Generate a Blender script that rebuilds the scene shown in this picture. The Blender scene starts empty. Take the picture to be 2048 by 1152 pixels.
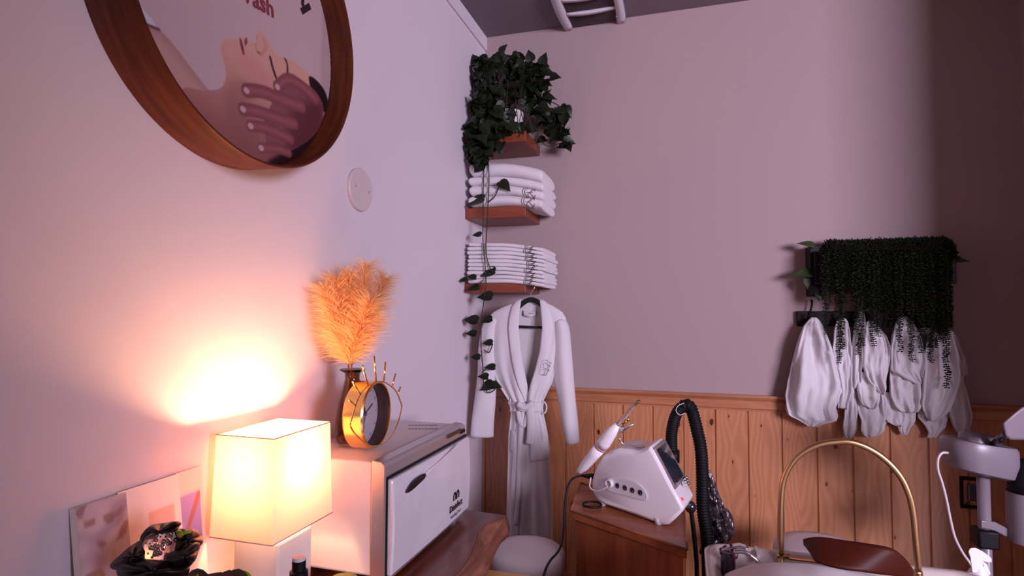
import bpy, math, random
import numpy as np
from mathutils import Vector, Matrix, noise
S = bpy.context.scene
COL = S.collection
PI = math.pi
rnd = random.Random(7)

# ------------------------------------------------------------------ camera
F, YAW, PIT, ROL = 1152.7, .2938, .0428, .0034
FW = Vector((-math.sin(YAW)*math.cos(PIT), math.cos(YAW)*math.cos(PIT), math.sin(PIT)))
RT0 = Vector((math.cos(YAW), math.sin(YAW), 0)); UP0 = RT0.cross(FW)
RT = RT0*math.cos(ROL)+UP0*math.sin(ROL); UP = -RT0*math.sin(ROL)+UP0*math.cos(ROL)
CAM = Vector((1.07, -3.0, 1.42))
cd = bpy.data.cameras.new('camera'); cd.sensor_width = 36; cd.lens = F*36/2048; cd.clip_start = .02
co = bpy.data.objects.new('camera', cd); COL.objects.link(co)
co.matrix_world = Matrix(((RT.x, UP.x, -FW.x, CAM.x), (RT.y, UP.y, -FW.y, CAM.y), (RT.z, UP.z, -FW.z, CAM.z), (0, 0, 0, 1)))
S.camera = co

# ------------------------------------------------------------------ world, lights, exposure
S.view_settings.view_transform = 'Standard'; S.view_settings.look = 'None'
S.view_settings.exposure = 0.0; S.view_settings.gamma = 1.0; S.view_settings.use_curve_mapping = False
try: S.cycles.use_denoising = True
except Exception: pass
W = bpy.data.worlds.new('world'); S.world = W; W.use_nodes = True
bg = W.node_tree.nodes['Background']; bg.inputs[0].default_value = (1.0, .60, .60, 1); bg.inputs[1].default_value = .31


def area(name, loc, target, size, sy, power, col):
    l = bpy.data.lights.new(name, 'AREA'); l.shape = 'RECTANGLE'; l.size = size; l.size_y = sy; l.energy = power; l.color = col
    o = bpy.data.objects.new(name, l); COL.objects.link(o); o.location = loc
    o.rotation_euler = (Vector(target)-Vector(loc)).to_track_quat('-Z', 'Y').to_euler(); return o


area('daylight', (4.6, -5.0, 2.00), (.2, -.6, 1.6), 1.7, 1.2, 390, (.86, .76, 1.0))


# ------------------------------------------------------------------ helpers
def ray(x, y):
    x = float(x); y = float(y)
    return FW+(x-1024)/F*RT-(y-576)/F*UP


def at(x, y, ax, v):
    """world point behind pixel (x, y) of the photograph on the plane ax = v ('D': at depth v)"""
    d = ray(x, y)
    if ax == 'D': return CAM+d*v
    i = 'XYZ'.index(ax)
    return CAM+d*((v-CAM[i])/d[i])


def atp(x, y, p0, n):
    d = ray(x, y); return CAM+d*((Vector(p0)-CAM).dot(n)/d.dot(n))


def lin(c): return tuple(((v/255)/12.92 if v/255 <= .04045 else ((v/255+.055)/1.055)**2.4) for v in c)


def interp(tab, t):
    if t <= tab[0][0]: return tab[0][1:]
    for a, b in zip(tab, tab[1:]):
        if t <= b[0]:
            k = (t-a[0])/(b[0]-a[0]); return tuple(p+(q-p)*k for p, q in zip(a[1:], b[1:]))
    return tab[-1][1:]


def spline(pts, n=8):
    """Catmull-Rom through points"""
    P = [Vector(p) for p in pts]; P = [P[0]*2-P[1]]+P+[P[-1]*2-P[-2]]; out = []
    for i in range(1, len(P)-2):
        for k in range(n):
            t = k/n; a, b, c, d = P[i-1:i+3]
            out.append(.5*((2*b)+(c-a)*t+(2*a-5*b+4*c-d)*t*t+(3*b-a-3*c+d)*t**3))
    out.append(P[-2]); return out


class MB:
    def __init__(s): s.v = []; s.f = []; s.uv = None

    def add(s, vs, fs):
        o = len(s.v); s.v += [tuple(v) for v in vs]; s.f += [tuple(i+o for i in f) for f in fs]; return s

    def box(s, lo, hi, R=None, c=None):
        vs = [Vector((x, y, z)) for z in (lo[2], hi[2]) for y in (lo[1], hi[1]) for x in (lo[0], hi[0])]
        if R is not None: vs = [R@v+Vector(c or (0, 0, 0)) for v in vs]
        return s.add(vs, [(0, 2, 3, 1), (4, 5, 7, 6), (0, 1, 5, 4), (2, 6, 7, 3), (0, 4, 6, 2), (1, 3, 7, 5)])

    def prism(s, pts, ext):
        n = len(pts); e = Vector(ext); P = [Vector(p) for p in pts]
        return s.add(P+[p+e for p in P], [tuple(range(n))[::-1], tuple(range(n, 2*n))]+[(i, (i+1) % n, n+(i+1) % n, n+i) for i in range(n)])

    def grid(s, rows, closed=False, cap=False):
        n = len(rows[0]); m = len(rows); fs = []
        for j in range(m-1):
            for i in range(n if closed else n-1):
                k = (i+1) % n; fs.append((j*n+i, j*n+k, (j+1)*n+k, (j+1)*n+i))
        if cap: fs += [tuple(range(n))[::-1], tuple((m-1)*n+i for i in range(n))]
        return s.add([p for r in rows for p in r], fs)

    def tube(s, pts, r, seg=8, cap=True):
        P = [Vector(p) for p in pts]; n = len(P); rr = r if isinstance(r, (list, tuple)) else [r]*n
        t = (P[1]-P[0]).normalized(); u = t.orthogonal().normalized(); rows = []
        for i in range(n):
            t2 = (P[min(i+1, n-1)]-P[max(i-1, 0)])
            if t2.length > 1e-9: t2.normalize(); u = (u-t2*u.dot(t2)).normalized(); t = t2
            w = t.cross(u)
            rows.append([P[i]+(u*math.cos(a)+w*math.sin(a))*rr[i] for a in (2*PI*k/seg for k in range(seg))])
        return s.grid(rows, True, cap)

    def lathe(s, prof, c=(0, 0, 0), seg=32, M=None, cap=True):
        c = Vector(c); rows = []
        for r, z in prof:
            row = [Vector((r*math.cos(2*PI*k/seg), r*math.sin(2*PI*k/seg), z)) for k in range(seg)]
            rows.append([(M@p if M is not None else p)+c for p in row])
        return s.grid(rows, True, cap)

    def ellipsoid(s, c, r, M=None, seg=12, rings=8):
        rows = []
        for j in range(rings+1):
            a = -PI/2+PI*j/rings; q = max(math.cos(a), .02)
            row = [Vector((r[0]*q*math.cos(2*PI*k/seg), r[1]*q*math.sin(2*PI*k/seg), r[2]*math.sin(a))) for k in range(seg)]
            rows.append([(M@p if M is not None else p)+Vector(c) for p in row])
        return s.grid(rows, True, True)

    def build(s, name, mat, parent=None, smooth=True, bevel=0, subsurf=0, solid=0, seg=2, auto=None, origin=None):
        me = bpy.data.meshes.new(name); V = [Vector(v) for v in s.v]
        if parent is None:
            if origin is None:
                xs = [v.x for v in V]; ys = [v.y for v in V]; zs = [v.z for v in V]
                origin = Vector(((min(xs)+max(xs))/2, (min(ys)+max(ys))/2, min(zs)))
            origin = Vector(origin); off = origin
        else:
            off = world_loc(parent); origin = Vector((0, 0, 0))
        me.from_pydata([v-off for v in V], [], s.f); me.validate()
        import bmesh
        b = bmesh.new(); b.from_mesh(me); bmesh.ops.recalc_face_normals(b, faces=b.faces); b.to_mesh(me); b.free()
        if smooth: me.polygons.foreach_set('use_smooth', [True]*len(me.polygons))
        me.materials.append(mat)
        o = bpy.data.objects.new(name, me); COL.objects.link(o); o.location = origin
        if parent is not None: o.parent = parent
        if solid:
            m = o.modifiers.new('s', 'SOLIDIFY'); m.thickness = solid; m.offset = 0
        if bevel:
            m = o.modifiers.new('b', 'BEVEL'); m.width = bevel; m.segments = seg; m.limit_method = 'ANGLE'; m.angle_limit = math.radians(35)
            m.harden_normals = False
        if subsurf:
            m = o.modifiers.new('ss', 'SUBSURF'); m.levels = m.render_levels = subsurf
        if (bevel or auto) and smooth:
            try: me.set_sharp_from_angle(angle=math.radians(auto or 40))
            except Exception: pass
        return o


def world_loc(o):
    v = Vector((0, 0, 0))
    while o is not None: v += o.location; o = o.parent
    return v


def thing(name, loc, label, cat, group=None):
    o = bpy.data.objects.new(name, None); COL.objects.link(o); o.location = loc; o.empty_display_size = .05
    return tag(o, label, cat, group)


def tag(o, label=None, cat=None, group=None, kind=None):
    if label: o['label'] = label
    if cat: o['category'] = cat
    if group: o['group'] = group
    if kind: o['kind'] = kind
    return o


def struct(o): o['kind'] = 'structure'; return o


def text_mb(txt, size, P, U, V, extrude=.0006, fat=0.):
    """letters as a mesh: P origin, U right direction, V up direction"""
    c = bpy.data.curves.new('t', 'FONT'); c.body = txt; c.size = size; c.extrude = extrude; c.resolution_u = 2; c.align_x = 'CENTER'; c.offset = fat
    o = bpy.data.objects.new('t', c); COL.objects.link(o)
    dg = bpy.context.evaluated_depsgraph_get(); me = bpy.data.meshes.new_from_object(o.evaluated_get(dg))
    U = Vector(U).normalized(); V = Vector(V).normalized(); N = U.cross(V); m = MB()
    m.add([Vector(P)+U*v.co.x+V*v.co.y+N*v.co.z for v in me.vertices], [tuple(p.vertices) for p in me.polygons])
    bpy.data.objects.remove(o); bpy.data.curves.remove(c); bpy.data.meshes.remove(me)
    return m


# ------------------------------------------------------------------ materials
class NT:
    def __init__(s, name):
        s.m = bpy.data.materials.new(name); s.m.use_nodes = True; s.t = s.m.node_tree; s.b = s.t.nodes['Principled BSDF']
        s.out = s.t.nodes['Material Output']

    def n(s, typ, **k):
        nd = s.t.nodes.new(typ)
        ins = k.pop('ins', {})
        for a, b in k.items(): setattr(nd, a, b)
        for a, b in ins.items():
            if isinstance(b, bpy.types.NodeSocket): s.t.links.new(b, nd.inputs[a])
            else: nd.inputs[a].default_value = b
        return nd

    def math(s, op, a, b=0.0, c=0.0):
        return s.n('ShaderNodeMath', operation=op, ins={0: a, 1: b, 2: c}).outputs[0]

    def ramp(s, fac, stops):
        r = s.n('ShaderNodeValToRGB', ins={0: fac}); e = r.color_ramp.elements
        while len(e) < len(stops): e.new(.5)
        for q, (p, c) in zip(e, stops): q.position = p; q.color = (*c, 1)
        return r.outputs[0]

    def mix(s, fac, a, b, typ='MIX'):
        nd = s.n('ShaderNodeMix', data_type='RGBA', blend_type=typ)
        for i, v in ((0, fac), (6, a), (7, b)):
            if isinstance(v, bpy.types.NodeSocket): s.t.links.new(v, nd.inputs[i])
            else: nd.inputs[i].default_value = v if i == 0 else (*v[:3], 1)
        return nd.outputs[2]

    def set(s, **k):
        for a, v in k.items():
            a = a.replace('_', ' ')
            if isinstance(v, bpy.types.NodeSocket): s.t.links.new(v, s.b.inputs[a])
            else: s.b.inputs[a].default_value = (*v, 1) if isinstance(v, tuple) and len(v) == 3 else v
        return s

    def bump(s, h, strength=.2, dist=.002):
        bp = s.n('ShaderNodeBump', ins={'Height': h, 'Strength': strength, 'Distance': dist}); s.t.links.new(bp.outputs[0], s.b.inputs['Normal']); return s

    def noise(s, scale, detail=3, vec=None, rough=.5, dist=0.0):
        if vec is None: vec = s.n('ShaderNodeTexCoord').outputs['Object']
        return s.n('ShaderNodeTexNoise', ins={'Vector': vec, 'Scale': scale, 'Detail': detail, 'Roughness': rough, 'Distortion': dist}).outputs[0]


def plain(name, col, rough=.5, metal=0., nb=0, var=0., bs=.15, coat=0., **k):
    t = NT(name); t.set(Base_Color=col, Roughness=rough, Metallic=metal, **k)
    if coat: t.set(Coat_Weight=coat)
    if var:
        nz = t.noise(9, 4); c2 = tuple(max(0, v*(1-var)) for v in col); t.set(Base_Color=t.mix(nz, col, c2))
    if nb: t.bump(t.noise(nb, 3), bs)
    return t.m


def wood(name, c1, c2, c3, grain='X', scale=1., rough=.4, coat=0.):
    t = NT(name); tc = t.n('ShaderNodeTexCoord').outputs['Object']
    sc = {'X': (1.2, 14, 14), 'Y': (14, 1.2, 14), 'Z': (14, 14, 1.2)}[grain]
    mp = t.n('ShaderNodeMapping', ins={'Vector': tc, 'Scale': tuple(v*scale for v in sc)}).outputs[0]
    a = t.noise(1.6, 5, mp, .6, .8)
    mp2 = t.n('ShaderNodeMapping', ins={'Vector': tc, 'Scale': tuple(v*scale*5 for v in sc)}).outputs[0]
    b = t.noise(2.5, 3, mp2)
    c = t.ramp(a, [(.3, c1), (.5, c2), (.7, c3)])
    c = t.mix(t.math('MULTIPLY', b, .55), c, tuple(v*.45 for v in c1))
    t.set(Base_Color=c, Roughness=rough); t.bump(b, .12, .001)
    if coat: t.set(Coat_Weight=coat, Coat_Roughness=.15)
    return t.m


def pine():
    t = NT('knotty_pine'); tc = t.n('ShaderNodeTexCoord').outputs['Object']
    sp = t.n('ShaderNodeSeparateXYZ', ins={0: tc}); X, Z = sp.outputs[0], sp.outputs[2]
    pk = t.math('FLOOR', t.math('DIVIDE', t.math('SUBTRACT', X, PLX), PLW))
    rn = t.n('ShaderNodeTexWhiteNoise', noise_dimensions='1D', ins={'W': pk}).outputs['Value']
    xl = t.math('SUBTRACT', t.math('FRACT', t.math('DIVIDE', t.math('SUBTRACT', X, PLX), PLW)), .5)
    # growth rings: stretched distance warped by noise
    v1 = t.n('ShaderNodeCombineXYZ', ins={0: t.math('MULTIPLY', X, 3.), 1: t.math('MULTIPLY', rn, 31.), 2: t.math('MULTIPLY', Z, 1.1)}).outputs[0]
    n1 = t.noise(1.3, 2, v1, .5)
    ring = t.math('SINE', t.math('MULTIPLY', t.math('ADD', t.math('MULTIPLY', t.math('ABSOLUTE', xl), .8), t.math('MULTIPLY', n1, 1.7)), 42.))
    ring = t.math('MULTIPLY_ADD', ring, .5, .5)
    v2 = t.n('ShaderNodeCombineXYZ', ins={0: t.math('MULTIPLY', X, 160.), 1: 0., 2: t.math('MULTIPLY', Z, 4.)}).outputs[0]
    fib = t.noise(1., 3, v2)
    v3 = t.n('ShaderNodeCombineXYZ', ins={0: t.math('MULTIPLY', X, 7.5), 1: t.math('ADD', t.math('MULTIPLY', Z, 3.6), t.math('MULTIPLY', rn, 17.)), 2: 0.}).outputs[0]
    wv = t.n('ShaderNodeVectorMath', operation='ADD', ins={0: v3, 1: t.n('ShaderNodeVectorMath', operation='SCALE', ins={0: t.n('ShaderNodeTexNoise', ins={'Vector': v3, 'Scale': 4.}).outputs['Color'], 'Scale': .10}).outputs[0]}).outputs[0]
    vn_ = t.n('ShaderNodeTexVoronoi', voronoi_dimensions='2D', ins={'Vector': wv, 'Scale': 1.0}); vo = vn_.outputs['Distance']
    rs = t.n('ShaderNodeSeparateColor', ins={0: vn_.outputs['Color']}).outputs[0]
    rel = t.math('DIVIDE', vo, t.math('MULTIPLY_ADD', t.math('MULTIPLY', rs, rs), .080, .006))
    kn = t.ramp(t.math('MULTIPLY', rel, .5), [(.35, (1, 1, 1)), (.52, (0, 0, 0))])
    halo = t.ramp(t.math('MULTIPLY', rel, .2), [(.15, (1, 1, 1)), (.75, (0, 0, 0))])
    lo, hi = lin((172, 106, 68)), lin((204, 146, 104))
    c = t.mix(t.math('MULTIPLY', ring, .42), hi, lin((160, 94, 58)))
    c = t.mix(t.math('MULTIPLY', fib, .35), c, lo)
    c = t.mix(t.math('MULTIPLY', rn, .38), c, lin((164, 96, 66)))
    c = t.mix(t.math('MULTIPLY', halo, .30), c, lin((150, 80, 40)))
    c = t.mix(kn, c, t.mix(rs, lin((118, 60, 34)), lin((66, 28, 16))))
    t.set(Base_Color=c, Roughness=.33, Coat_Weight=.35, Coat_Roughness=.12)
    t.bump(fib, .06, .001)
    return t.m


def rim_wood():
    t = NT('walnut_rim_wood'); sp = t.n('ShaderNodeSeparateXYZ', ins={0: t.n('ShaderNodeTexCoord').outputs['Object']})
    an = t.math('ARCTAN2', t.math('SUBTRACT', sp.outputs[2], .37), sp.outputs[1])
    v = t.n('ShaderNodeCombineXYZ', ins={0: t.math('MULTIPLY', an, 1.6), 1: t.math('MULTIPLY', sp.outputs[0], 34.), 2: 0.}).outputs[0]
    v2 = t.n('ShaderNodeCombineXYZ', ins={0: t.math('MULTIPLY', an, 9.), 1: t.math('MULTIPLY', sp.outputs[0], 220.), 2: 3.}).outputs[0]
    c = t.ramp(t.noise(1.2, 4, v), [(.3, lin((64, 26, 12))), (.5, lin((92, 42, 20))), (.7, lin((112, 58, 28)))])
    c = t.mix(t.math('MULTIPLY', t.noise(1., 2, v2), .5), c, lin((60, 24, 8))); t.set(Base_Color=c, Roughness=.5, Specular_IOR_Level=.25); return t.m


PLX, PLW = .018, .1475
M = {}
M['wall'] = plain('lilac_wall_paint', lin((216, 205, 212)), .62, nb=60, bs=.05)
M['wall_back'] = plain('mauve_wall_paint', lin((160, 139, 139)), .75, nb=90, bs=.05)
M['ceil'] = plain('grey_ceiling_paint', lin((122, 108, 118)), .85)
M['floor'] = wood('brown_floor_boards', lin((70, 40, 28)), lin((95, 58, 40)), lin((120, 76, 52)), 'Y', .6)
M['pine'] = pine()
M['pine_rail'] = wood('pine_rail', lin((172, 106, 70)), lin((192, 128, 88)), lin((206, 146, 104)), 'X', .7, .32, .3)
M['shelf'] = wood('cherry_shelf_wood', lin((112, 48, 28)), lin((134, 62, 38)), lin((150, 76, 48)), 'X', 1, .4)
M['cab'] = wood('oak_cabinet_wood', lin((140, 70, 38)), lin((166, 90, 52)), lin((184, 104, 62)), 'Z', 1, .42)
M['cabtop'] = wood('oak_top_wood', lin((134, 68, 38)), lin((158, 86, 52)), lin((176, 102, 64)), 'X', 1, .35)
M['slab'] = wood('redwood_slab', lin((78, 26, 14)), lin((118, 46, 24)), lin((160, 76, 42)), 'Y', .7, .35, .25)
M['bark'] = wood('live_edge_wood', lin((84, 44, 34)), lin((130, 76, 56)), lin((165, 108, 84)), 'Y', 1.4, .6)
M['rim'] = rim_wood()
M['terry'] = plain('white_terry_cloth', (.62, .58, .60), .95, nb=900, bs=.25, Sheen_Weight=.3)
M['terry_fold'] = plain('white_towel_cloth', (.66, .62, .64), .95, nb=700, bs=.3, Sheen_Weight=.3)
M['print'] = plain('brown_embroidery', lin((56, 28, 32)), .8)
M['white_pl'] = plain('white_plastic', (.84, .80, .84), .25, coat=.4)
M['steam_pl'] = plain('shade_dimmed_plastic', (.21, .175, .205), .35)  # white plastic, base colour lowered to imitate the shade around the steamer
M['white_pl2'] = plain('matte_white_plastic', (.62, .58, .61), .45)
M['ceramic'] = plain('white_marble', (.78, .74, .72), .3, var=.15)
M['silver'] = plain('brushed_silver', (.60, .57, .58), .34, .85)
M['chrome'] = plain('chrome', (.8, .8, .82), .08, 1.)
M['dchrome'] = plain('dark_chrome', (.12, .11, .13), .15, .9)
M['gold'] = plain('polished_gold', (.95, .62, .22), .16, 1.)
M['bgold'] = plain('brushed_brass', (.66, .41, .20), .32, 1.)
M['black'] = plain('black_plastic', (.006, .005, .006), .5, Specular_IOR_Level=.2)
M['velvet'] = plain('black_velvet', (.004, .004, .005), .95)
M['darkwood'] = plain('espresso_wood', (.012, .004, .004), .6, Specular_IOR_Level=.2)
M['leaf'] = plain('dark_pothos_leaf', (.008, .015, .004), .45, var=.4, Specular_IOR_Level=.3)
M['leaf_light'] = plain('green_leaf', (.03, .06, .012), .45, var=.3)
M['succ'] = plain('dark_bead_leaf', (.007, .009, .003), .7, var=.3, Specular_IOR_Level=.15)
M['vine'] = plain('brown_vine', (.02, .015, .006), .7)
M['brown_sh'] = plain('glossy_brown_leather', (.055, .008, .003), .5, Specular_IOR_Level=.2)
M['lime'] = plain('lime_green_plastic', (.26, .36, .01), .35)
M['basin'] = plain('beige_glazed_basin', (.62, .54, .50), .18, coat=.5)
M['screen'] = plain('dark_blue_screen', (.02, .022, .035), .08)
M['foil'] = plain('crumpled_silver_foil', (.16, .13, .15), .34, .9, nb=45, bs=.9)
M['black_rib'] = plain('black_rubber', (.004, .003, .004), .6, Specular_IOR_Level=.25)
M['tan'] = plain('yellow_pine_edge', lin((205, 155, 95)), .5, var=.2)
M['grille'] = plain('brown_vent_mesh', (.09, .06, .065), .7)
M['face'] = plain('clock_dial', (.42, .36, .42), .5)
M['cordw'] = plain('white_cord', (.62, .56, .60), .5)
M['red_led'] = NT('red_led'); M['red_led'].set(Base_Color=(.8, .02, .05), Emission_Color=(1, .03, .08, 1), Emission_Strength=2.); M['red_led'] = M['red_led'].m


def glass(name, col, rough=0., ior=1.45):
    t = NT(name); t.set(Base_Color=col, Roughness=rough, IOR=ior, Transmission_Weight=1.); return t.m


M['amber'] = glass('smoky_brown_glass', (.42, .26, .16), .02, 1.3)
M['clear'] = glass('clear_glass', (.95, .93, .95), .0, 1.45)
M['crystal'] = glass('crystal_glass', (.9, .85, .9), .0, 1.6)

t = NT('lamp_shade_fabric')  # thin white linen, lets the bulb through
d = t.n('ShaderNodeBsdfDiffuse', ins={'Color': (.86, .80, .74, 1)}); tr = t.n('ShaderNodeBsdfTranslucent', ins={'Color': (.46, .25, .19, 1)})
mx = t.n('ShaderNodeMixShader', ins={0: .5, 1: d.outputs[0], 2: tr.outputs[0]}); t.t.links.new(mx.outputs[0], t.out.inputs[0]); M['shade'] = t.m
t = NT('pampas_fibre')
d = t.n('ShaderNodeBsdfDiffuse', ins={'Color': (.92, .62, .34, 1)}); tr = t.n('ShaderNodeBsdfTranslucent', ins={'Color': (.95, .62, .32, 1)})
mx = t.n('ShaderNodeMixShader', ins={0: .45, 1: d.outputs[0], 2: tr.outputs[0]}); t.t.links.new(mx.outputs[0], t.out.inputs[0]); M['pampas'] = t.m
t = NT('bulb_glow'); t.set(Base_Color=(1, .9, .8), Emission_Color=(1, .62, .36, 1), Emission_Strength=30.); M['bulb'] = t.m
t = NT('printed_picture'); at_ = t.n('ShaderNodeVertexColor', layer_name='print'); t.set(Base_Color=at_.outputs[0], Roughness=.45); M['print_pic'] = t.m

# ------------------------------------------------------------------ room
CZ = 2.965; RX = 2.475; BY = -4.4
struct(MB().box((-.1, BY, 0), (0, .1, CZ+.05)).build('wall_left', M['wall'], smooth=False))
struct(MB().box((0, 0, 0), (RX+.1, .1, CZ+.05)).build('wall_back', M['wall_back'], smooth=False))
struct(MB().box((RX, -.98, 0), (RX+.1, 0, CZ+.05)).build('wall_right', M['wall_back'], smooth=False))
struct(MB().box((RX, -7.2, 0), (RX+.1, -3.51, CZ+.05)).build('wall_right', M['wall_back'], smooth=False))  # out-of-view stretch, added to hold daylight off the near left wall
struct(MB().box((0, BY, CZ), (RX+1.2, 0, CZ+.08)).build('ceiling', M['ceil'], smooth=False))
struct(MB().box((-.1, BY, -.08), (RX+1.2, .1, 0)).build('floor', M['floor'], smooth=False))
# flat crown board on the left wall
struct(MB().box((0, BY, 2.888), (.012, 0, CZ)).build('trim_1', M['wall'], smooth=False, bevel=.003))
# tongue and groove pine wainscot
m = MB(); x = PLX-PLW
while x < RX:
    a, b = max(x+.0015, .0005), min(x+PLW-.0015, RX-.001)
    if b-a > .01:
        g = .004
        pr = [(a, 0), (a, -.010), (a+g, -.016), (b-g, -.016), (b, -.010), (b, 0)]
        m.prism([(p, q, .09) for p, q in pr], (0, 0, .88))
    x += PLW
m.box((.001, -.008, .09), (RX-.001, 0, .97))
struct(m.build('trim_2', M['pine'], smooth=False, origin=(0, 0, 0)))
m = MB()
prof = [(0, .955), (-.020, .955), (-.020, .962), (-.026, .968), (-.026, .995), (-.022, 1.003), (-.030, 1.012), (-.036, 1.020), (-.036, 1.031), (0, 1.031)]
m.prism([(0, p, z) for p, z in prof][::-1], (RX, 0, 0))
struct(m.build('trim_3', M['pine_rail'], smooth=False))
struct(MB().box((0, -.02, 0), (RX, 0, .09)).build('baseboard_back', M['pine_rail'], smooth=False, bevel=.003))

# ------------------------------------------------------------------ ceiling vent
vx0, vx1, vy0, vy1 = .452, .782, -.40, -.006
vt = thing('ceiling_vent', (.615, -.2, CZ), 'white ribbed ceiling vent with brown mesh grille above the back wall', 'vent')
for xa, xb, dx in ((vx0, vx0+.052, -1), (vx1-.052, vx1, 1)):
    rows = []
    for k in range(13):
        y = vy0+(vy1-vy0)*k/12; bow = .010*math.sin(PI*k/12)*dx
        rows.append([(xa+bow, y, CZ), (xa+bow+.004, y, CZ-.022), (xa+.012+bow, y, CZ-.030), (xb-.012+bow, y, CZ-.030), (xb-.004+bow*.3, y, CZ-.020), (xb+bow*.3, y, CZ)])
    MB().grid(rows, True, True).build('side_rail', M['white_pl2'], vt)
for yb in (-.155, -.29):
    rows = []
    for k in range(11):
        x = vx0+.04+(vx1-vx0-.08)*k/10; z = CZ-.020-.010*math.sin(PI*k/10)
        rows.append([(x, yb-.012, z+.012), (x, yb-.012, z-.002), (x, yb+.012, z-.002), (x, yb+.012, z+.012)])
    MB().grid(rows, True, True).build('cross_bar', M['white_pl2'], vt)
m = MB(); m.box((vx0+.03, vy0+.01, CZ-.012), (vx1-.03, vy1-.002, CZ-.002))
for k in range(60): y = vy0+.012+(vy1-vy0-.02)*k/59; m.box((vx0+.035, y-.0012, CZ-.017), (vx1-.035, y+.0012, CZ-.010))
m.build('grille', M['grille'], vt, smooth=False)
MB().lathe([(.001, -.004), (.005, -.003), (.005, .003)], at(1233, 32, 'Z', CZ-.028), 10).build('screw', M['silver'], vt)

# ------------------------------------------------------------------ blank round plate
RY = Matrix.Rotation(PI/2, 3, 'Y')
pc = Vector((0, -1.281, 1.838))
pl = thing('cover_plate', (0, -1.281, 1.765), 'round white blank cover plate screwed to the left wall', 'plate')
MB().lathe([(.0735, 0), (.0735, .010), (.071, .013), (.001, .014)], pc, 48, RY).build('disc', plain('warm_white_plate', lin((206, 190, 190)), .45), pl, auto=30)
for a in (2.3, -.75):
    MB().lathe([(.004, .0), (.004, .0165), (.001, .017)], pc+Vector((0, math.cos(a+.7)*.042, math.sin(a+.7)*.042)), 8, RY).build('screw', M['silver'], pl)


# ------------------------------------------------------------------ round framed poster
MC = Vector((0, -1.887, 2.138)); PX = .052
pf = thing('round_picture', (0, -1.887, 1.77), 'large round beauty poster in a deep walnut hoop frame on the left wall', 'picture')
ro, ri = .3665, .357
MB().lathe([(ro, .001), (ro+.005, .120), (ro+.003, .124), (ri+.008, .124), (ri+.006, .119), (ri+.004, .02), (ri+.004, .001)], MC, 128, RY, cap=False).grid(
    [[MC+RY@Vector((r*math.cos(2*PI*k/128), r*math.sin(2*PI*k/128), .001)) for k in range(128)] for r in (ri+.004, ro)], True).build('hoop_frame', M['rim'], pf, auto=30)


def smooth(a, b, x):
    t = np.clip((x-a)/(b-a), 0, 1); return t*t*(3-2*t)


def sdf_poly(px, py, poly):
    P = np.array(poly, float); d = np.full(px.shape, 1e9); ins = np.zeros(px.shape, bool); n = len(P)
    for i in range(n):
        a = P[i]; b = P[(i+1) % n]; e = b-a; wx = px-a[0]; wy = py-a[1]
        t = np.clip((wx*e[0]+wy*e[1])/(e@e+1e-12), 0, 1)
        d = np.minimum(d, np.hypot(wx-e[0]*t, wy-e[1]*t))
        c = (a[1] > py) != (b[1] > py)
        with np.errstate(all='ignore'): xi = (b[0]-a[0])*(py-a[1])/(b[1]-a[1]+1e-12)+a[0]
        ins ^= c & (px < xi)
    return np.where(ins, -d, d)


def sdf_line(px, py, pts, w=0.):
    d = np.full(px.shape, 1e9)
    for a, b in zip(pts, pts[1:]):
        a = np.array(a, float); b = np.array(b, float); e = b-a; wx = px-a[0]; wy = py-a[1]
        t = np.clip((wx*e[0]+wy*e[1])/(e@e+1e-12), 0, 1); d = np.minimum(d, np.hypot(wx-e[0]*t, wy-e[1]*t))
    return d-w


def crom(pts, closed=True, n=6):
    P = [np.array(p, float) for p in pts]; m_ = len(P); out = []
    rng = range(m_) if closed else range(m_-1)
    for i in rng:
        g = lambda k: P[k % m_] if closed else P[min(max(k, 0), m_-1)]
        a, b, c, d_ = g(i-1), g(i), g(i+1), g(i+2)
        for k in range(n):
            t = k/n; out.append(tuple(.5*((2*b)+(c-a)*t+(2*a-5*b+4*c-d_)*t*t+(3*b-a-3*c+d_)*t**3)))
    if not closed: out.append(tuple(P[-1]))
    return out


def picture_mesh(name, parent, P0, U, V, nu, nv, keep, paint, tone=1.):
    """flat print: a fine grid whose corners carry the ink colours. P0+u*U+v*V, paint(world) -> colours"""
    P0, U, V = Vector(P0), Vector(U), Vector(V)
    uu, vv = np.meshgrid(np.linspace(0, 1, nu), np.linspace(0, 1, nv))
    W3 = np.stack([P0[i]+uu*U[i]+vv*V[i] for i in range(3)], -1).reshape(-1, 3)
    kp = keep(W3); idx = np.arange(nu*nv).reshape(nv, nu)
    f = np.stack([idx[:-1, :-1], idx[:-1, 1:], idx[1:, 1:], idx[1:, :-1]], -1).reshape(-1, 4)
    f = f[kp[f].all(1)]; used = np.unique(f); mp = np.full(nu*nv, -1); mp[used] = np.arange(len(used))
    off = world_loc(parent); me = bpy.data.meshes.new(name)
    me.from_pydata((W3[used]-np.array(off)).tolist(), [], mp[f].tolist())
    ca = me.color_attributes.new('print', 'FLOAT_COLOR', 'POINT')
    c = paint(W3[used])*tone; c = np.concatenate([c, np.ones((len(c), 1))], 1)
    ca.data.foreach_set('color', c.astype(np.float32).ravel())
    me.materials.append(M['print_pic']); o = bpy.data.objects.new(name, me); COL.objects.link(o); o.parent = parent
    return o


def cpx(c):  # crop coordinates (study crop of the poster) -> photo pixels
    return [(150+x/2.618, y/2.618) for x, y in c]


def to_yz(pts, X=PX): return [(at(x, y, 'X', X).y, at(x, y, 'X', X).z) for x, y in pts]


def L3(c): return np.array(lin(c))


def blend(C, mask, col): return C*(1-mask[:, None])+np.asarray(col)*mask[:, None]


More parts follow.
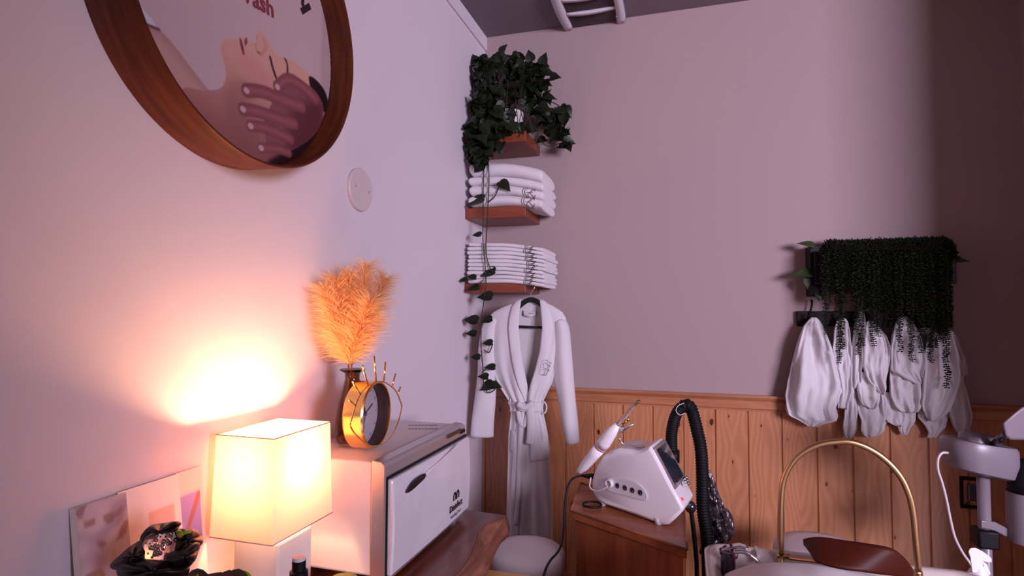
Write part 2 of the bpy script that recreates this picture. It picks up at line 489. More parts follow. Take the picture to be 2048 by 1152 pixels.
def paint_poster(Wp):
    y, z = Wp[:, 1], Wp[:, 2]; n = len(y); C = np.tile(L3((222, 192, 192)), (n, 1)); e = .0022
    def inside(d, w=e): return 1-smooth(-w, w, d)
    q = lambda pts, c=True: crom(to_yz(cpx(pts)), c)
    # flecks of the paper backdrop
    rg = np.random.RandomState(3)
    for _ in range(90):
        a = rg.uniform(-2.2, -1.5); b = rg.uniform(1.75, 2.3); l = rg.uniform(.004, .012)
        C = blend(C, .22*inside(sdf_line(y, z, [(a, b), (a+l*.6, b-l)], .0008), .0012), L3((150, 110, 115)))
    C = blend(C, .5*smooth(-.02, .004, y-to_yz(cpx([(1300, 200)]))[0][0]), L3((186, 150, 152)))
    # shirt sleeve
    C = blend(C, inside(sdf_poly(y, z, to_yz(cpx([(270, -60), (300, 100), (345, 145), (440, 160), (400, 95), (320, 10), (290, -60)])))), L3((232, 226, 240)))
    # forearm reaching in from the left
    arm = q([(300, 40), (345, 110), (440, 155), (520, 240), (600, 345), (700, 470), (800, 560), (860, 700), (1000, 880), (700, 800), (500, 480), (360, 250)])
    da = sdf_poly(y, z, arm); C = blend(C, inside(da), L3((216, 168, 158)))
    C = blend(C, inside(da)*.7*smooth(-.03, .0, da), L3((190, 140, 138)))
    C = blend(C, inside(sdf_line(y, z, q([(330, 105), (380, 130), (440, 155)], False), .003), .003), L3((110, 60, 66)))
    # shoulder, neck and face of the lying woman
    body = q([(560, 470), (690, 475), (770, 455), (790, 380), (775, 310), (762, 260), (770, 225), (790, 208), (855, 205), (862, 192), (878, 205), (900, 195), (905, 215), (945, 225),
              (950, 185), (962, 162), (985, 170), (1010, 215), (1050, 280), (1090, 300), (1150, 325), (1200, 370), (1260, 430), (1300, 480), (1320, 560), (1290, 700), (1200, 860), (1050, 930), (800, 850), (640, 650)])
    db = sdf_poly(y, z, body); mb = inside(db)
    zt = to_yz(cpx([(900, 200), (900, 860)])); k = smooth(zt[1][1], zt[0][1], z)
    skin = L3((160, 92, 92))[None]*(1-k[:, None])+L3((236, 176, 158))[None]*k[:, None]
    C = C*(1-mb[:, None])+skin*mb[:, None]
    C = blend(C, mb*.45*inside(sdf_poly(y, z, q([(790, 470), (860, 420), (960, 480), (900, 560), (960, 700), (880, 760), (800, 620)])), .02), L3((150, 90, 92)))
    C = blend(C, mb*.5*inside(sdf_line(y, z, q([(900, 330), (960, 380), (1000, 430)], False), .02), .02), L3((226, 150, 146)))
    # lips, nostril, eyelid, brow
    C = blend(C, mb*inside(sdf_poly(y, z, q([(862, 196), (874, 215), (888, 280), (878, 282), (866, 240)])), .0016), L3((150, 60, 76)))
    C = blend(C, mb*inside(sdf_poly(y, z, q([(888, 205), (904, 198), (902, 225), (890, 240)])), .0016), L3((165, 72, 84)))
    C = blend(C, mb*.6*inside(sdf_line(y, z, q([(952, 190), (946, 225), (952, 270), (968, 285)], False), .001), .004), L3((150, 84, 88)))
    C = blend(C, mb*.9*inside(sdf_line(y, z, q([(958, 272), (972, 282)], False), .0018), .002), L3((120, 50, 60)))
    C = blend(C, mb*.7*inside(sdf_line(y, z, q([(985, 200), (1000, 250), (975, 285)], False), .003), .006), L3((205, 140, 136)))
    C = blend(C, mb*inside(sdf_line(y, z, q([(1022, 300), (1034, 350), (1052, 405)], False), .0042), .0022), L3((52, 22, 30)))
    C = blend(C, mb*inside(sdf_line(y, z, q([(1096, 300), (1112, 340), (1112, 395)], False), .0036), .002), L3((80, 38, 40)))
    # dark hair
    C = blend(C, inside(sdf_poly(y, z, q([(1225, 400), (1265, 420), (1310, 480), (1330, 560), (1310, 590), (1260, 540), (1235, 470)])), .003), L3((36, 18, 24)))
    C = blend(C, inside(sdf_poly(y, z, q([(1150, 760), (1240, 700), (1330, 560), (1380, 600), (1300, 860), (1120, 960), (1000, 860)])), .01), L3((40, 18, 24)))
    # hand cradling the head: palm and fingers
    hc = L3((182, 108, 110)); hd = L3((146, 78, 84))
    palm = q([(1060, 470), (1180, 430), (1260, 480), (1300, 570), (1270, 680), (1180, 760), (1080, 800), (1010, 760), (990, 640), (1030, 540)])
    dp = sdf_poly(y, z, palm); C = blend(C, inside(dp, .004), L3((150, 86, 92)))
    C = blend(C, inside(dp)*.8*inside(sdf_poly(y, z, q([(1140, 560), (1290, 540), (1280, 720), (1120, 800)])), .03), L3((96, 44, 54)))
    fingers = [([(1260, 520), (1200, 460), (1120, 415), (1060, 455)], .016), ([(1190, 560), (1080, 520), (980, 480), (898, 474)], .0165),
               ([(1150, 650), (1060, 620), (960, 585), (880, 572)], .0155), ([(1130, 730), (1050, 690), (980, 665), (920, 660)], .014), ([(1120, 800), (1060, 780), (1010, 775), (975, 775)], .012)]
    for fp, w in fingers:
        pts = q(fp, False); d = sdf_line(y, z, pts, w)
        C = blend(C, inside(d-.0015, .004)*.5, L3((112, 56, 64))); mk = inside(d, .002)
        sh = smooth(0, w*1.6, -d); C = C*(1-mk[:, None])+(hd[None]*(1-sh[:, None])+hc[None]*sh[:, None])*mk[:, None]
        tip = np.array(pts[-1]); C = blend(C, inside(np.hypot((y-tip[0])*.8, z-tip[1])-.0075, .002), L3((226, 178, 184)))
    return C


def keep_disc(Wp): return np.hypot(Wp[:, 1]-MC.y, Wp[:, 2]-MC.z) < ri+.0038


picture_mesh('poster', pf, (PX, MC.y-.36, MC.z-.36), (0, .72, 0), (0, 0, .56), 340, 265, keep_disc, paint_poster, .74)
# lettering on the poster, top edge of the photograph
U1 = (at(540, 22, 'X', PX)-at(487, -8, 'X', PX)).normalized(); N1 = Vector((1, 0, 0)); V1 = N1.cross(U1)
tm = text_mb('Wash', .060, at(510, 14, 'X', PX+.001), U1, V1, .0006, .0016)
# marker style: thicken by overlaying
tm.build('lettering', plain('poster_red_ink', lin((132, 56, 70)), .5), pf, smooth=False)
m = MB(); pp = [at(x, y, 'X', PX+.001) for x, y in ((604, -16), (606, -4), (605, 8), (608, 16))]
def flat_stroke(m, pts, w, N=Vector((1, 0, 0)), th=.0006):
    P = [Vector(p) for p in pts]; rows = []
    for i, p in enumerate(P):
        t = (P[min(i+1, len(P)-1)]-P[max(i-1, 0)]).normalized(); s = t.cross(N).normalized()
        rows.append([p+s*w, p-s*w, p-s*w+N*th, p+s*w+N*th])
    return m.grid(rows, True, True)
flat_stroke(m, pp, .006)
flat_stroke(m, [at(x, y, 'X', PX+.0012) for x, y in ((603, 23), (612, 17), (620, 12))], .0085)
m.build('lettering', plain('poster_black_ink', lin((50, 26, 40)), .5), pf, smooth=False)


# ------------------------------------------------------------------ corner shelves
def shelf(z0, z1, label):
    return tag(MB().box((.0, -.29, z0), (.318, 0, z1)).build('floating_shelf', M['shelf'], smooth=False, bevel=.002), label, 'shelf', 'floating corner shelves')


shelf(2.268, 2.320, 'cherry wood floating corner shelf under the potted vine')
shelf(1.893, 1.947, 'cherry wood floating corner shelf under the four thick towels')
shelf(1.520, 1.566, 'lowest cherry wood corner shelf, above the hanging robe')


def sect(x, yc, hy, ht, n=24, e=2.6):
    """superellipse cross-section of a folded towel, in YZ around (yc, 0)"""
    out = []
    for k in range(n):
        a = 2*PI*k/n; c, s = math.cos(a), math.sin(a)
        out.append((hy*abs(c)**(2/e)*(1 if c > 0 else -1), ht*abs(s)**(2/e)*(1 if s > 0 else -1)))
    return out


def folded_towel(zf, tf, x0, x1, y0, y1, seed, logo, label, group, cat='towel', cat_thick=True):
    root = thing('folded_towel', (.2, (y0+y1)/2, zf(.2)), label, cat, group)
    yc, hy = (y0+y1)/2, (y1-y0)/2; rows = []; NX = 44; EX = 3.2 if cat_thick else 5.5
    rg = random.Random(seed)
    for i in range(NX+1):
        u = .5-.5*math.cos(PI*i/NX); x = x0+(x1-x0)*u
        end = min(u, 1-u)*(x1-x0); t_ = tf(x); k = min(1, max(0, 1-(1-min(1, end/(t_*.5)))**4)**(1/4)+.02)
        row = []
        for yy, zz in sect(x, yc, hy*(1 if k > .9 else .97+.03*k), t_*.5*k, 24, EX):
            nz = noise.noise(Vector((x*14+seed, yy*9, zz*20)))*.004*min(1, t_/.04)
            row.append((x, yc+yy+nz, zf(x)+t_*.5+zz+nz*.8))
        rows.append(row)
    MB().grid(rows, True, True).build('cloth', M['terry_fold'], root)
    # fold creases on the front face
    m = MB()
    def fp(x, a, o=.0014):
        t_ = tf(x); e = EX; c, s = math.cos(a), math.sin(a)
        yy = -hy*abs(c)**(2/e); zz = t_*.5*abs(s)**(2/e)*(1 if s > 0 else -1)
        nz = noise.noise(Vector((x*14+seed, yy*9, zz*20)))*.004*min(1, t_/.04)
        return Vector((x, yc+yy+nz-o, zf(x)+t_*.5+zz+nz*.8))
    if logo:
        r = logo; cx = x1-.062+rg.uniform(-.004, .004)
        th = .0011
        for pts in logo_strokes(r):
            P = [fp(cx+px, (1 if pz > 0 else -1)*math.asin(min(.97, abs(pz)/(tf(cx)*.5))**(EX/2))) for px, pz in pts if abs(pz) < tf(cx)*.47]
            if len(P) > 1: m.tube(P, th, 5)
        if m.v: m.build('embroidery', M['print'], root)
    return root


def logo_strokes(r, z0=0.):
    st = []
    st.append([(r*math.cos(a), r*math.sin(a)+z0) for a in np.linspace(.4, 2*PI-.2, 40)])
    st.append([(r*(-.1+.35*math.sin(a)), r*(1-2*a/PI/2)+z0) for a in np.linspace(0, 2*PI, 24)])
    st.append([(r*(.25+.3*math.sin(a*1.5)), r*(.9-1.8*a/PI/2)+z0) for a in np.linspace(0, 2*PI, 24)])
    st.append([(-r*.8, -r*.1+z0), (r*.5, r*.15+z0)])
    for k in range(7):
        a = PI*.72+k*.22; c = Vector((r*1.4*math.cos(a), r*1.4*math.sin(a)+z0))
        st.append([(c.x-.002, c.y+.0025), (c.x+.002, c.y+.001)]); st.append([(c.x-.002, c.y-.001), (c.x+.002, c.y-.002)])
    return st


def sag(x, a): return -a*max(0, (x-.20)/.23)**1.5


z = [1.947, 2.000, 2.053, 2.100]; th_ = [.056, .056, .050, .075]
nm = ['thick white folded towel at the bottom of the upper towel stack, overhanging the shelf end', 'second thick white towel up in the upper stack, monogram at its end',
      'third thick white towel up in the upper stack, thin fold edge showing', 'puffy white towel on top of the upper stack, under the vine']
for i in range(4):
    folded_towel(lambda x, i=i: z[i]+sag(x, .036 if i == 0 else .042)-(.006*i*max(0, x/.43)), lambda x, i=i: th_[i]*(1.12-.16*x/.43), .030+.004*(i % 2), .416-.006*(i % 3 == 0), -.325, -.04,
                 i*11+3, .027 if i < 2 else 0, nm[i], 'thick folded towels on the middle shelf')
lab10 = ['lowest', 'second from bottom', 'third from bottom', 'fourth from bottom', 'fifth from bottom', 'fifth from top', 'fourth from top', 'third from top', 'second from top', 'topmost']
for i in range(10):
    t0 = .0204
    folded_towel(lambda x, i=i: 1.566+i*t0+sag(x, .026)-(.0016*i*x/.43), lambda x: t0*(1.08-.08*x/.43), .028+rnd.uniform(-.004, .006), .424+rnd.uniform(-.012, .006), -.322+rnd.uniform(-.003, .003), -.04,
                 i*7+90, .022, 'thin white monogrammed towel, %s of the ten on the lowest shelf' % lab10[i], 'thin folded towels on the lowest shelf', cat_thick=False)


# ------------------------------------------------------------------ leaves
def leaf_geo(L, w, curl=.25, fold=.25):
    """heart shaped leaf lying along +Y, tip at L"""
    prof = [(0, .0), (-.06, .30), (.04, .47), (.22, .55), (.45, .47), (.65, .30), (.84, .12), (1., 0)]
    vs = []; fs = []; n = len(prof)
    for t_, h in prof:
        tt = max(t_, .0)
        z0 = -curl*L*tt*tt
        vs += [(-h*w, t_*L, z0+fold*h*w), (-h*w*.5, t_*L, z0+fold*h*w*.4), (0, (t_ if t_ >= 0 else 0)*L, z0), (h*w*.5, t_*L, z0+fold*h*w*.4), (h*w, t_*L, z0+fold*h*w)]
    for i in range(n-1):
        for k in range(4): fs.append((i*5+k, i*5+k+1, (i+1)*5+k+1, (i+1)*5+k))
    return vs, fs


def put_leaf(m, p, tip, up, L, w=None, curl=.25):
    w = w or L*.85; tip = Vector(tip).normalized(); up = Vector(up); n = (up-tip*up.dot(tip))
    if n.length < 1e-3: n = tip.orthogonal()
    n.normalize(); r = tip.cross(n); R = Matrix((r, tip, n)).transposed()
    vs, fs = leaf_geo(L, w, curl); m.add([Vector(p)+R@Vector(v) for v in vs], fs)


pv = thing('potted_vine', (.165, -.16, 2.320), 'trailing green pothos in a white pot on the top corner shelf', 'plant')
potc = Vector((.200, -.175, 2.320))
MB().lathe([(.001, 0), (.052, 0), (.058, .02), (.072, .125), (.074, .135), (.068, .135), (.064, .12), (.001, .12)], potc, 32).build('pot', M['ceramic'], pv, auto=35)
lf = MB(); vn = MB()
# foliage clusters: photo px centre, radii, depth plane Y, count
CL = [(985, 140, 62, 30, -.20, 50), (950, 170, 36, 48, -.22, 44), (1055, 150, 48, 30, -.18, 38), (1010, 118, 36, 14, -.16, 14), (960, 230, 46, 46, -.30, 56), (1005, 205, 42, 34, -.28, 34), (1070, 185, 26, 40, -.20, 24),
      (948, 285, 30, 36, -.32, 34), (985, 270, 28, 30, -.33, 20), (1110, 222, 26, 14, -.10, 10), (1122, 275, 14, 22, -.10, 10), (1098, 250, 18, 30, -.10, 6), (1030, 256, 20, 12, -.31, 5), (955, 318, 24, 12, -.32, 9)]
rg = random.Random(5)
for cx, cy, rx, ry, Y, n in CL:
    for _ in range(int(n*1.35)):
        a = rg.uniform(0, 2*PI); q = math.sqrt(rg.random()); px, py = cx+rx*q*math.cos(a), cy+ry*q*math.sin(a)
        if 1022 < px < 1052 and 196 < py < 246: continue
        p = at(px, py, 'Y', Y+rg.uniform(-.05, .06))
        if p.x < .03: p.x = .03+rg.random()*.05
        L = rg.uniform(.048, .078)
        ang = rg.uniform(0, 2*PI); tip = Vector((math.cos(ang)*.8, math.sin(ang)*.45-.15, rg.uniform(-1.1, .25)))
        if p.x < .09: tip.x = abs(tip.x)*.3+.05
        if p.y > -.1: tip.y = -abs(tip.y)
        put_leaf(lf, p, tip, (rg.uniform(-.5, .5), -.9, rg.uniform(.1, .9)), L, curl=rg.uniform(.05, .4))
for px, py, tx, tz in ((955, 128, -.4, .9), (1002, 108, .3, .3), (1085, 128, .3, .9), (1100, 155, 1, -.1), (920, 150, -.6, .1), (915, 200, -.5, -.3), (1062, 122, -.2, 1)):
    put_leaf(lf, at(px, py, 'Y', -.22) if px > 930 else at(px+8, py, 'Y', -.30), (tx, -.3, tz), (0, -1, .3), .06)
# explicit vine leaves (photo px of the leaf, its size, tip direction)
YV = -.335
VL = [(968, 398, .105, (-1, 0, -.25)), (1000, 364, .075, (.9, -.1, -.75)), (962, 470, .05, (-1, 0, .1)), (990, 543, .085, (-1, 0, -.2)), (952, 556, .05, (-.8, -.4, .15)), (926, 560, .045, (-.7, -.5, -.1)),
      (958, 575, .06, (-1, -.3, -.15)), (984, 594, .08, (-1, -.1, .05)), (952, 642, .075, (-1, -.1, .15)), (984, 638, .06, (-1, -.2, -.25)), (952, 668, .055, (-1, -.3, .1)), (985, 686, .052, (-1, -.3, 0)),
      (960, 715, .048, (-1, -.3, .1)), (990, 735, .052, (-1, -.3, .05)), (976, 754, .052, (-1, -.3, .1)), (985, 768, .075, (-1, -.1, -.45)), (982, 770, .06, (1, -.1, -.1)), (940, 318, .05, (-1, 0, .2))]
for px, py, L, d_ in VL:
    p = at(px, py, 'Y', YV if px > 935 else -.36)
    if p.x+d_[0]*L < .012: p.x = .012-d_[0]*L
    put_leaf(lf, p, d_, (0, -.85, .75), L, L*.78, .12)
lf.build('foliage', M['leaf'], pv, smooth=False)
for path in ([(970, 300), (967, 360), (966, 420), (966, 480), (970, 530), (972, 570), (968, 600), (963, 640), (962, 690), (966, 740), (967, 775)],
             [(975, 300), (978, 360), (975, 430), (972, 500), (978, 530), (986, 545)],
             [(966, 560), (950, 578), (938, 568), (930, 556)], [(966, 760), (975, 785), (990, 778), (985, 768)],
             [(976, 405), (990, 392), (1000, 366)], [(968, 700), (978, 705), (985, 690)], [(964, 745), (972, 738)]):
    vn.tube(spline([at(x, y, 'Y', YV+.004*math.sin(x+y)) for x, y in path], 5), .0028, 6)
for path in ([(1060, 215), (1085, 240), (1075, 270), (1095, 292), (1125, 285)], [(1060, 220), (1090, 215), (1110, 235), (1095, 265)], [(1070, 205), (1105, 205), (1135, 225)]):
    vn.tube(spline([at(x, y, 'Y', -.10) for x, y in path], 5), .0025, 6)
for _ in range(16):
    a = (rg.uniform(940, 1060), rg.uniform(150, 250)); b = (a[0]+rg.uniform(-30, 20), a[1]+rg.uniform(40, 90))
    P = [at(1030, 205, 'Y', -.19), at(*a, 'Y', -.28), at(*b, 'Y', -.30)]
    for p in P: p.x = max(p.x, .02)
    vn.tube(spline(P, 5), .002, 5)
vn.build('vines', M['vine'], pv)

# ------------------------------------------------------------------ hanger and robe
RYP = -.335  # plane of the robe front
HY = -.282
hg = thing('clothes_hanger', at(1062, 655, 'Y', HY), 'black velvet clothes hanger inside the white robe', 'hanger')
arc = spline([at(x, y, 'Y', HY) for x, y in ((1000, 650), (1014, 638), (1029, 623), (1045, 607), (1062, 599), (1080, 607), (1094, 624), (1106, 638), (1118, 650))], 6)
m = MB(); rows = []
for i, p in enumerate(arc):
    t_ = (arc[min(i+1, len(arc)-1)]-arc[max(i-1, 0)]).normalized(); u = Vector((0, 1, 0)); w = t_.cross(u)
    rows.append([p+u*(.006*math.cos(a))+w*(.0125*math.sin(a)) for a in (2*PI*k/10 for k in range(10))])
m.grid(rows, True, True)
b0, b1 = at(1008, 652, 'Y', HY), at(1110, 656, 'Y', HY)
m.tube([b0, b1], .0062, 8); m.tube([arc[4], b0], .005, 8); m.tube([arc[-5], b1], .005, 8)
m.build('velvet_frame', M['velvet'], hg)
hk = [at(1061, 596, 'Y', HY), at(1062, 588, 'Y', HY-.002), at(1065, 581, 'Y', HY-.004), at(1069, 575, 'Y', HY-.002), at(1068, 567, 'Y', HY+.003)]
MB().tube(spline(hk, 5), .0022, 8).build('hook', M['chrome'], hg)

rb = thing('bathrobe', at(1058, 1110, 'Y', -.27), 'white terry bathrobe with tied belt hanging under the corner shelves', 'robe')
#  y    xl    xr    ol    or   depth
RTAB = [(599, 1041, 1083, 1043, 1080, .022), (606, 1030, 1093, 1043, 1082, .030), (614, 1008, 1108, 1043, 1084, .040), (624, 988, 1124, 1043, 1086, .050), (636, 977, 1131, 1043, 1088, .058), (656, 975, 1134, 1042, 1090, .064),
        (700, 978, 1126, 1046, 1085, .068), (740, 986, 1112, 1052, 1075, .066), (765, 996, 1104, 1056, 1067, .062), (785, 1008, 1094, 1059, 1062, .056), (800, 1018, 1087, 1060, 1060.5, .050), (815, 1024, 1083, 1058, 1058.5, .046), (835, 1022, 1088, 1050, 1050.5, .052),
        (870, 1018, 1095, 1042, 1042.5, .058), (950, 1016, 1101, 1036, 1036.5, .062), (1040, 1014, 1104, 1034, 1034.5, .064), (1112, 1015, 1104, 1032, 1032.5, .066)]
YC = -.275


def robe_pt(py, th, off=0.):
    xl, xr, ol, orr, dp = interp(RTAB, py)
    A = at(xl, py, 'Y', YC); B = at(xr, py, 'Y', YC); c = (A+B)/2; a = (B.x-A.x)/2
    zz = A.z+(B.z-A.z)*(math.cos(th)*.5+.5)
    k = min(1, max(0, (py-605)/60))
    kk = 1+1.6*math.exp(-((py-815)/60)**2)
    fold = (math.sin(th*11+.8)*.5+math.sin(th*19+py*.004)*.22+math.sin(th*6+2)*.6)*.0050*k*kk
    fold += noise.noise(Vector((math.cos(th)*3, py*.012, math.sin(th)*2)))*.012*k
    e = .75
    s = math.sin(th); s = abs(s)**e*(1 if s > 0 else -1)
    b = dp*.5+fold+off if s > 0 else dp*.5+off
    return Vector((c.x+(a+off*.6)*math.cos(th), YC-(b)*s if s > 0 else YC+b*(-s), zz))


def th_of(py, px):
    xl, xr, ol, orr, dp = interp(RTAB, py); c = (xl+xr)/2; a = (xr-xl)/2
    return math.acos(max(-1, min(1, (px-c)/a)))


rows = []
ys = list(np.linspace(599, 640, 12))+list(np.linspace(646, 1112, 86)); NU = 120
for py in ys:
    xl, xr, ol, orr, dp = interp(RTAB, py); t0, t1 = th_of(py, ol), th_of(py, orr)+2*PI
    rows.append([robe_pt(py, t0+(t1-t0)*i/NU) for i in range(NU+1)])
MB().grid(rows).build('body', M['terry'], rb, solid=.004)
# shawl lapels
for side in (0, 1):
    rows = []
    for py in np.linspace(600, 806, 52):
        xl, xr, ol, orr, dp = interp(RTAB, py); e0 = ol if side == 0 else orr
        w = interp([(600, 9), (615, 17), (640, 20), (720, 20), (770, 15), (806, 7)], py)[0]
        sg = -1 if side == 0 else 1; row = []
        for k in range(7):
            px = e0+sg*(w*k/6-1); q = min(max(px, xl+.5), xr-.5)
            row.append(robe_pt(py, th_of(py, q), .007+.004*math.sin(PI*k/6)))
        rows.append(row)
    MB().grid(rows).build('lapel', M['terry'], rb, solid=.004)
# front band of the skirt below the belt
rows = []
for py in np.linspace(826, 1108, 40):
    xl, xr, ol, orr, dp = interp(RTAB, py)
    rows.append([robe_pt(py, th_of(py, ol-9+k*3), .005+.003*math.sin(PI*k/6)) for k in range(7)])
MB().grid(rows).build('front_band', M['terry'], rb, solid=.004)


def sleeve(path, name='sleeve'):
    """path: px x, y, half width px, depth half (m)"""
    rows = []; P = spline([(x, y, w) for x, y, w, d_ in path], 7); n = len(P)
    for i, p in enumerate(P):
        q0, q1 = P[max(i-1, 0)], P[min(i+1, n-1)]; dx, dy = q1.x-q0.x, q1.y-q0.y; l = math.hypot(dx, dy); nx, ny = -dy/l, dx/l
        if i > n-4: k = (i-(n-4))/3; nx, ny = nx*(1-k*.0), ny
        row = []; c = at(p.x, p.y, 'Y', YC); e = at(p.x+nx*p.z, p.y+ny*p.z, 'Y', YC)-c
        for k in range(28):
            a = 2*PI*k/28; f = .0025*math.sin(a*3+i*.13)+.014*noise.noise(Vector((a*.7, i*.07, path[0][0])))
            row.append(c+e*math.cos(a)+Vector((0, -(.036+f)*math.sin(a), 0)))
        rows.append(row)
    rows[0] = [Vector(rows[1][k])*.35+sum((Vector(q) for q in rows[1]), Vector())/28*.65+Vector((0, 0, .012)) for k in range(28)]
    MB().grid(rows, True).build(name, M['terry'], rb, solid=.004)


sleeve([(990, 636, 10, 0), (981, 655, 15, 0), (976, 700, 18, 0), (974, 750, 18, 0), (970, 800, 20, 0), (966, 840, 21, 0), (964, 872, 22, 0)])
sleeve([(1120, 640, 10, 0), (1123, 660, 15, 0), (1124, 700, 18, 0), (1127, 750, 19, 0), (1134, 800, 16, 0), (1140, 845, 15, 0), (1146, 886, 12, 0)])
# belt: band, knot, loops and tails
m = MB(); rows = []
for j in range(5):
    py = 803+j*5; rows.append([robe_pt(py, 2*PI*i/64, .008) for i in range(65)])
m.grid(rows)


def ribbon(m, pts, w, th=.004, YD=-.335, wob=0.):
    P = spline([at(x, y, 'Y', YD+(d_[0] if d_ else 0)) for x, y, *d_ in pts], 8); rows = []
    for i, p in enumerate(P):
        t_ = (P[min(i+1, len(P)-1)]-P[max(i-1, 0)]).normalized(); s = t_.cross(Vector((0, 1, 0))).normalized()
        rows.append([p+s*(w*math.cos(a))+Vector((0, th*math.sin(a)+wob*math.sin(i*.4), 0)) for a in (2*PI*k/10 for k in range(10))])
    return m.grid(rows, True, True)


m.build('belt', M['terry'], rb, solid=.005)
bt = MB(); ribbon(bt, [(1036, 822), (1040, 842), (1046, 852), (1052, 842), (1056, 824), (1056, 812)], .011, .005, -.325)
bt.build('belt_loop', M['terry'], rb)
bt = MB(); ribbon(bt, [(1059, 808), (1062, 835), (1062, 865), (1060, 888)], .020, .007, -.335); bt.build('belt_tail', M['terry'], rb)
bt = MB(); ribbon(bt, [(1046, 818), (1041, 870), (1038, 940), (1036, 1000), (1031, 1050)], .011, .004, -.322); bt.build('belt_tail', M['terry'], rb)
bt = MB(); bt.ellipsoid(at(1047, 815, 'Y', -.325), (.030, .016, .022)); ribbon(bt, [(1036, 808), (1050, 815), (1066, 806)], .014, .012, -.335); bt.build('knot', M['terry'], rb)
for pts in ([(1026, 786), (1021, 800), (1024, 820), (1032, 826)], [(1081, 808), (1088, 804), (1093, 812), (1091, 824), (1084, 828)]):
    bt = MB(); ribbon(bt, [(x, y) for x, y in pts], .004, .004, -.29); bt.build('belt_keeper', M['terry'], rb)
# patch pockets
for pts in ([(1026, 858), (1040, 862), (1036, 905), (1024, 900)], [(1062, 880), (1096, 880), (1099, 915), (1064, 921)]):
    rows = []
    for j in range(9):
        v = j/8; row = []
        for i in range(9):
            u = i/8; px = (pts[0][0]*(1-u)+pts[1][0]*u)*(1-v)+(pts[3][0]*(1-u)+pts[2][0]*u)*v; py = (pts[0][1]*(1-u)+pts[1][1]*u)*(1-v)+(pts[3][1]*(1-u)+pts[2][1]*u)*v
            row.append(robe_pt(py, th_of(py, px), .005))
        rows.append(row)
    MB().grid(rows).build('pocket', M['terry'], rb, solid=.004)
# neck tape with small maker label and the embroidery on the chest
nl = MB()
rows = [[at(1046+i*3.2, 621+5*j+3*math.sin(PI*i/8), 'Y', YC+.012+.004*abs(i-4)/4) for i in range(9)] for j in range(3)]
nl.grid(rows).build('neck_tape', M['terry'], rb, solid=.003)
nm_ = MB(); nm_.tube([at(1057, 627, 'Y', YC+.006), at(1067, 627, 'Y', YC+.006)], .0012, 6); nm_.build('label_mark', M['black'], rb)
em = MB()
def on_chest(px, py): return robe_pt(py, th_of(py, px), .0125)
for st in ([(1086, 726), (1084, 735), (1082, 746)], [(1088, 727), (1093, 724), (1099, 728), (1099, 736), (1096, 745), (1094, 749), (1089, 748)], [(1091, 727), (1089, 734), (1097, 737)], [(1085, 737), (1094, 739), (1090, 748)],
           [(1082, 746), (1088, 749)], [(1101, 728), (1102, 733)], [(1100, 737), (1100, 741)]):
    em.tube([on_chest(x, y) for x, y in st], .0010, 5)
for k, (x, y) in enumerate(((1087, 723), (1090, 720.5), (1093, 719.5), (1096.5, 720), (1099.5, 722), (1102.5, 725))):
    em.tube([on_chest(x, y-1.6), on_chest(x+.4, y+1.2)], .0010, 5)
    if k % 2: em.tube([on_chest(x-1, y-1.4), on_chest(x+1, y-1.2)], .0008, 5)
em.build('embroidery', M['print'], rb)

# ------------------------------------------------------------------ hook rail, towels, hanging plants on the back wall
rl = thing('hook_rail', (1.86, 0, 1.365), 'dark wooden hook rail on the back wall behind the hanging towels', 'hook rail')
MB().box((1.566, -.026, 1.362), (2.185, 0, 1.432)).build('board', M['darkwood'], rl, smooth=False, bevel=.003)
HX = [1.616, 1.741, 1.866, 1.990, 2.113]
for x in HX:
    MB().tube(spline([(x+.012, -.030, 1.478), (x+.012, -.036, 1.462), (x+.006, -.034, 1.435), (x, -.030, 1.405), (x, -.050, 1.392), (x, -.066, 1.402), (x, -.070, 1.42)], 5), .0046, 8).ellipsoid((x+.012, -.030, 1.480), (.007, .007, .006)).build('hook', M['black'], rl)


def flap(tb, Y, puff, seed, n=64):
    """one hanging fold: rows (y, left, right) in crop coordinates of the towel rail, folds run down from the top"""
    rg = random.Random(seed); ph = [rg.uniform(0, 6.28) for _ in range(5)]; rows = []; y0, y1 = tb[0][0], tb[-1][0]; m_ = max(14, int((y1-y0)/9))
    pts = [Vector((q[0], q[1], q[2])) for q in tb]; sp = tb
    wmax = max(q[2]-q[1] for q in tb)
    for j in range(m_+1):
        cy = y0+(y1-y0)*(j/m_); v = j/m_; xl, xr = interp(sp, cy); xl += 9*v*noise.noise(Vector((cy*.018, seed, 1))); xr += 9*v*noise.noise(Vector((cy*.018, seed, 5)))
        A = at(1550+xl/2.505, 440+cy/2.505, 'Y', Y); B = at(1550+xr/2.505, 440+cy/2.505, 'Y', Y); c = (A+B)/2; a = max(.002, (B.x-A.x)/2)
        w = (xr-xl)/wmax; pf_ = puff*min(1, .18+w); row = []
        for i in range(n):
            t_ = 2*PI*i/n; cc, ss = math.cos(t_), math.sin(t_)
            if ss > 0:
                ac = math.acos(cc)
                f = .34+(.62*abs(math.sin(2.3*ac+ph[0]+v*1.1))**.8+.40*abs(math.sin(4.1*ac+ph[1]-v*.9))-.42+.55*noise.noise(Vector((cc*2.2+seed, v*2.6, 0)))+.22*noise.noise(Vector((cc*6+seed, v*7, 3))))*min(1, .25+v*3)
                f -= .45*max(0, math.sin(2.6*ac+ph[2]+v*2.2))**3*min(1, v*2)
                yy = -pf_*abs(ss)**.3*max(.08, f)
            else: yy = .004*abs(ss)
            row.append((c.x+a*cc, Y+yy, A.z+.006*noise.noise(Vector((cc*2, seed, v*3)))*v))
        rows.append(row)
    return MB().grid(rows, True, True)


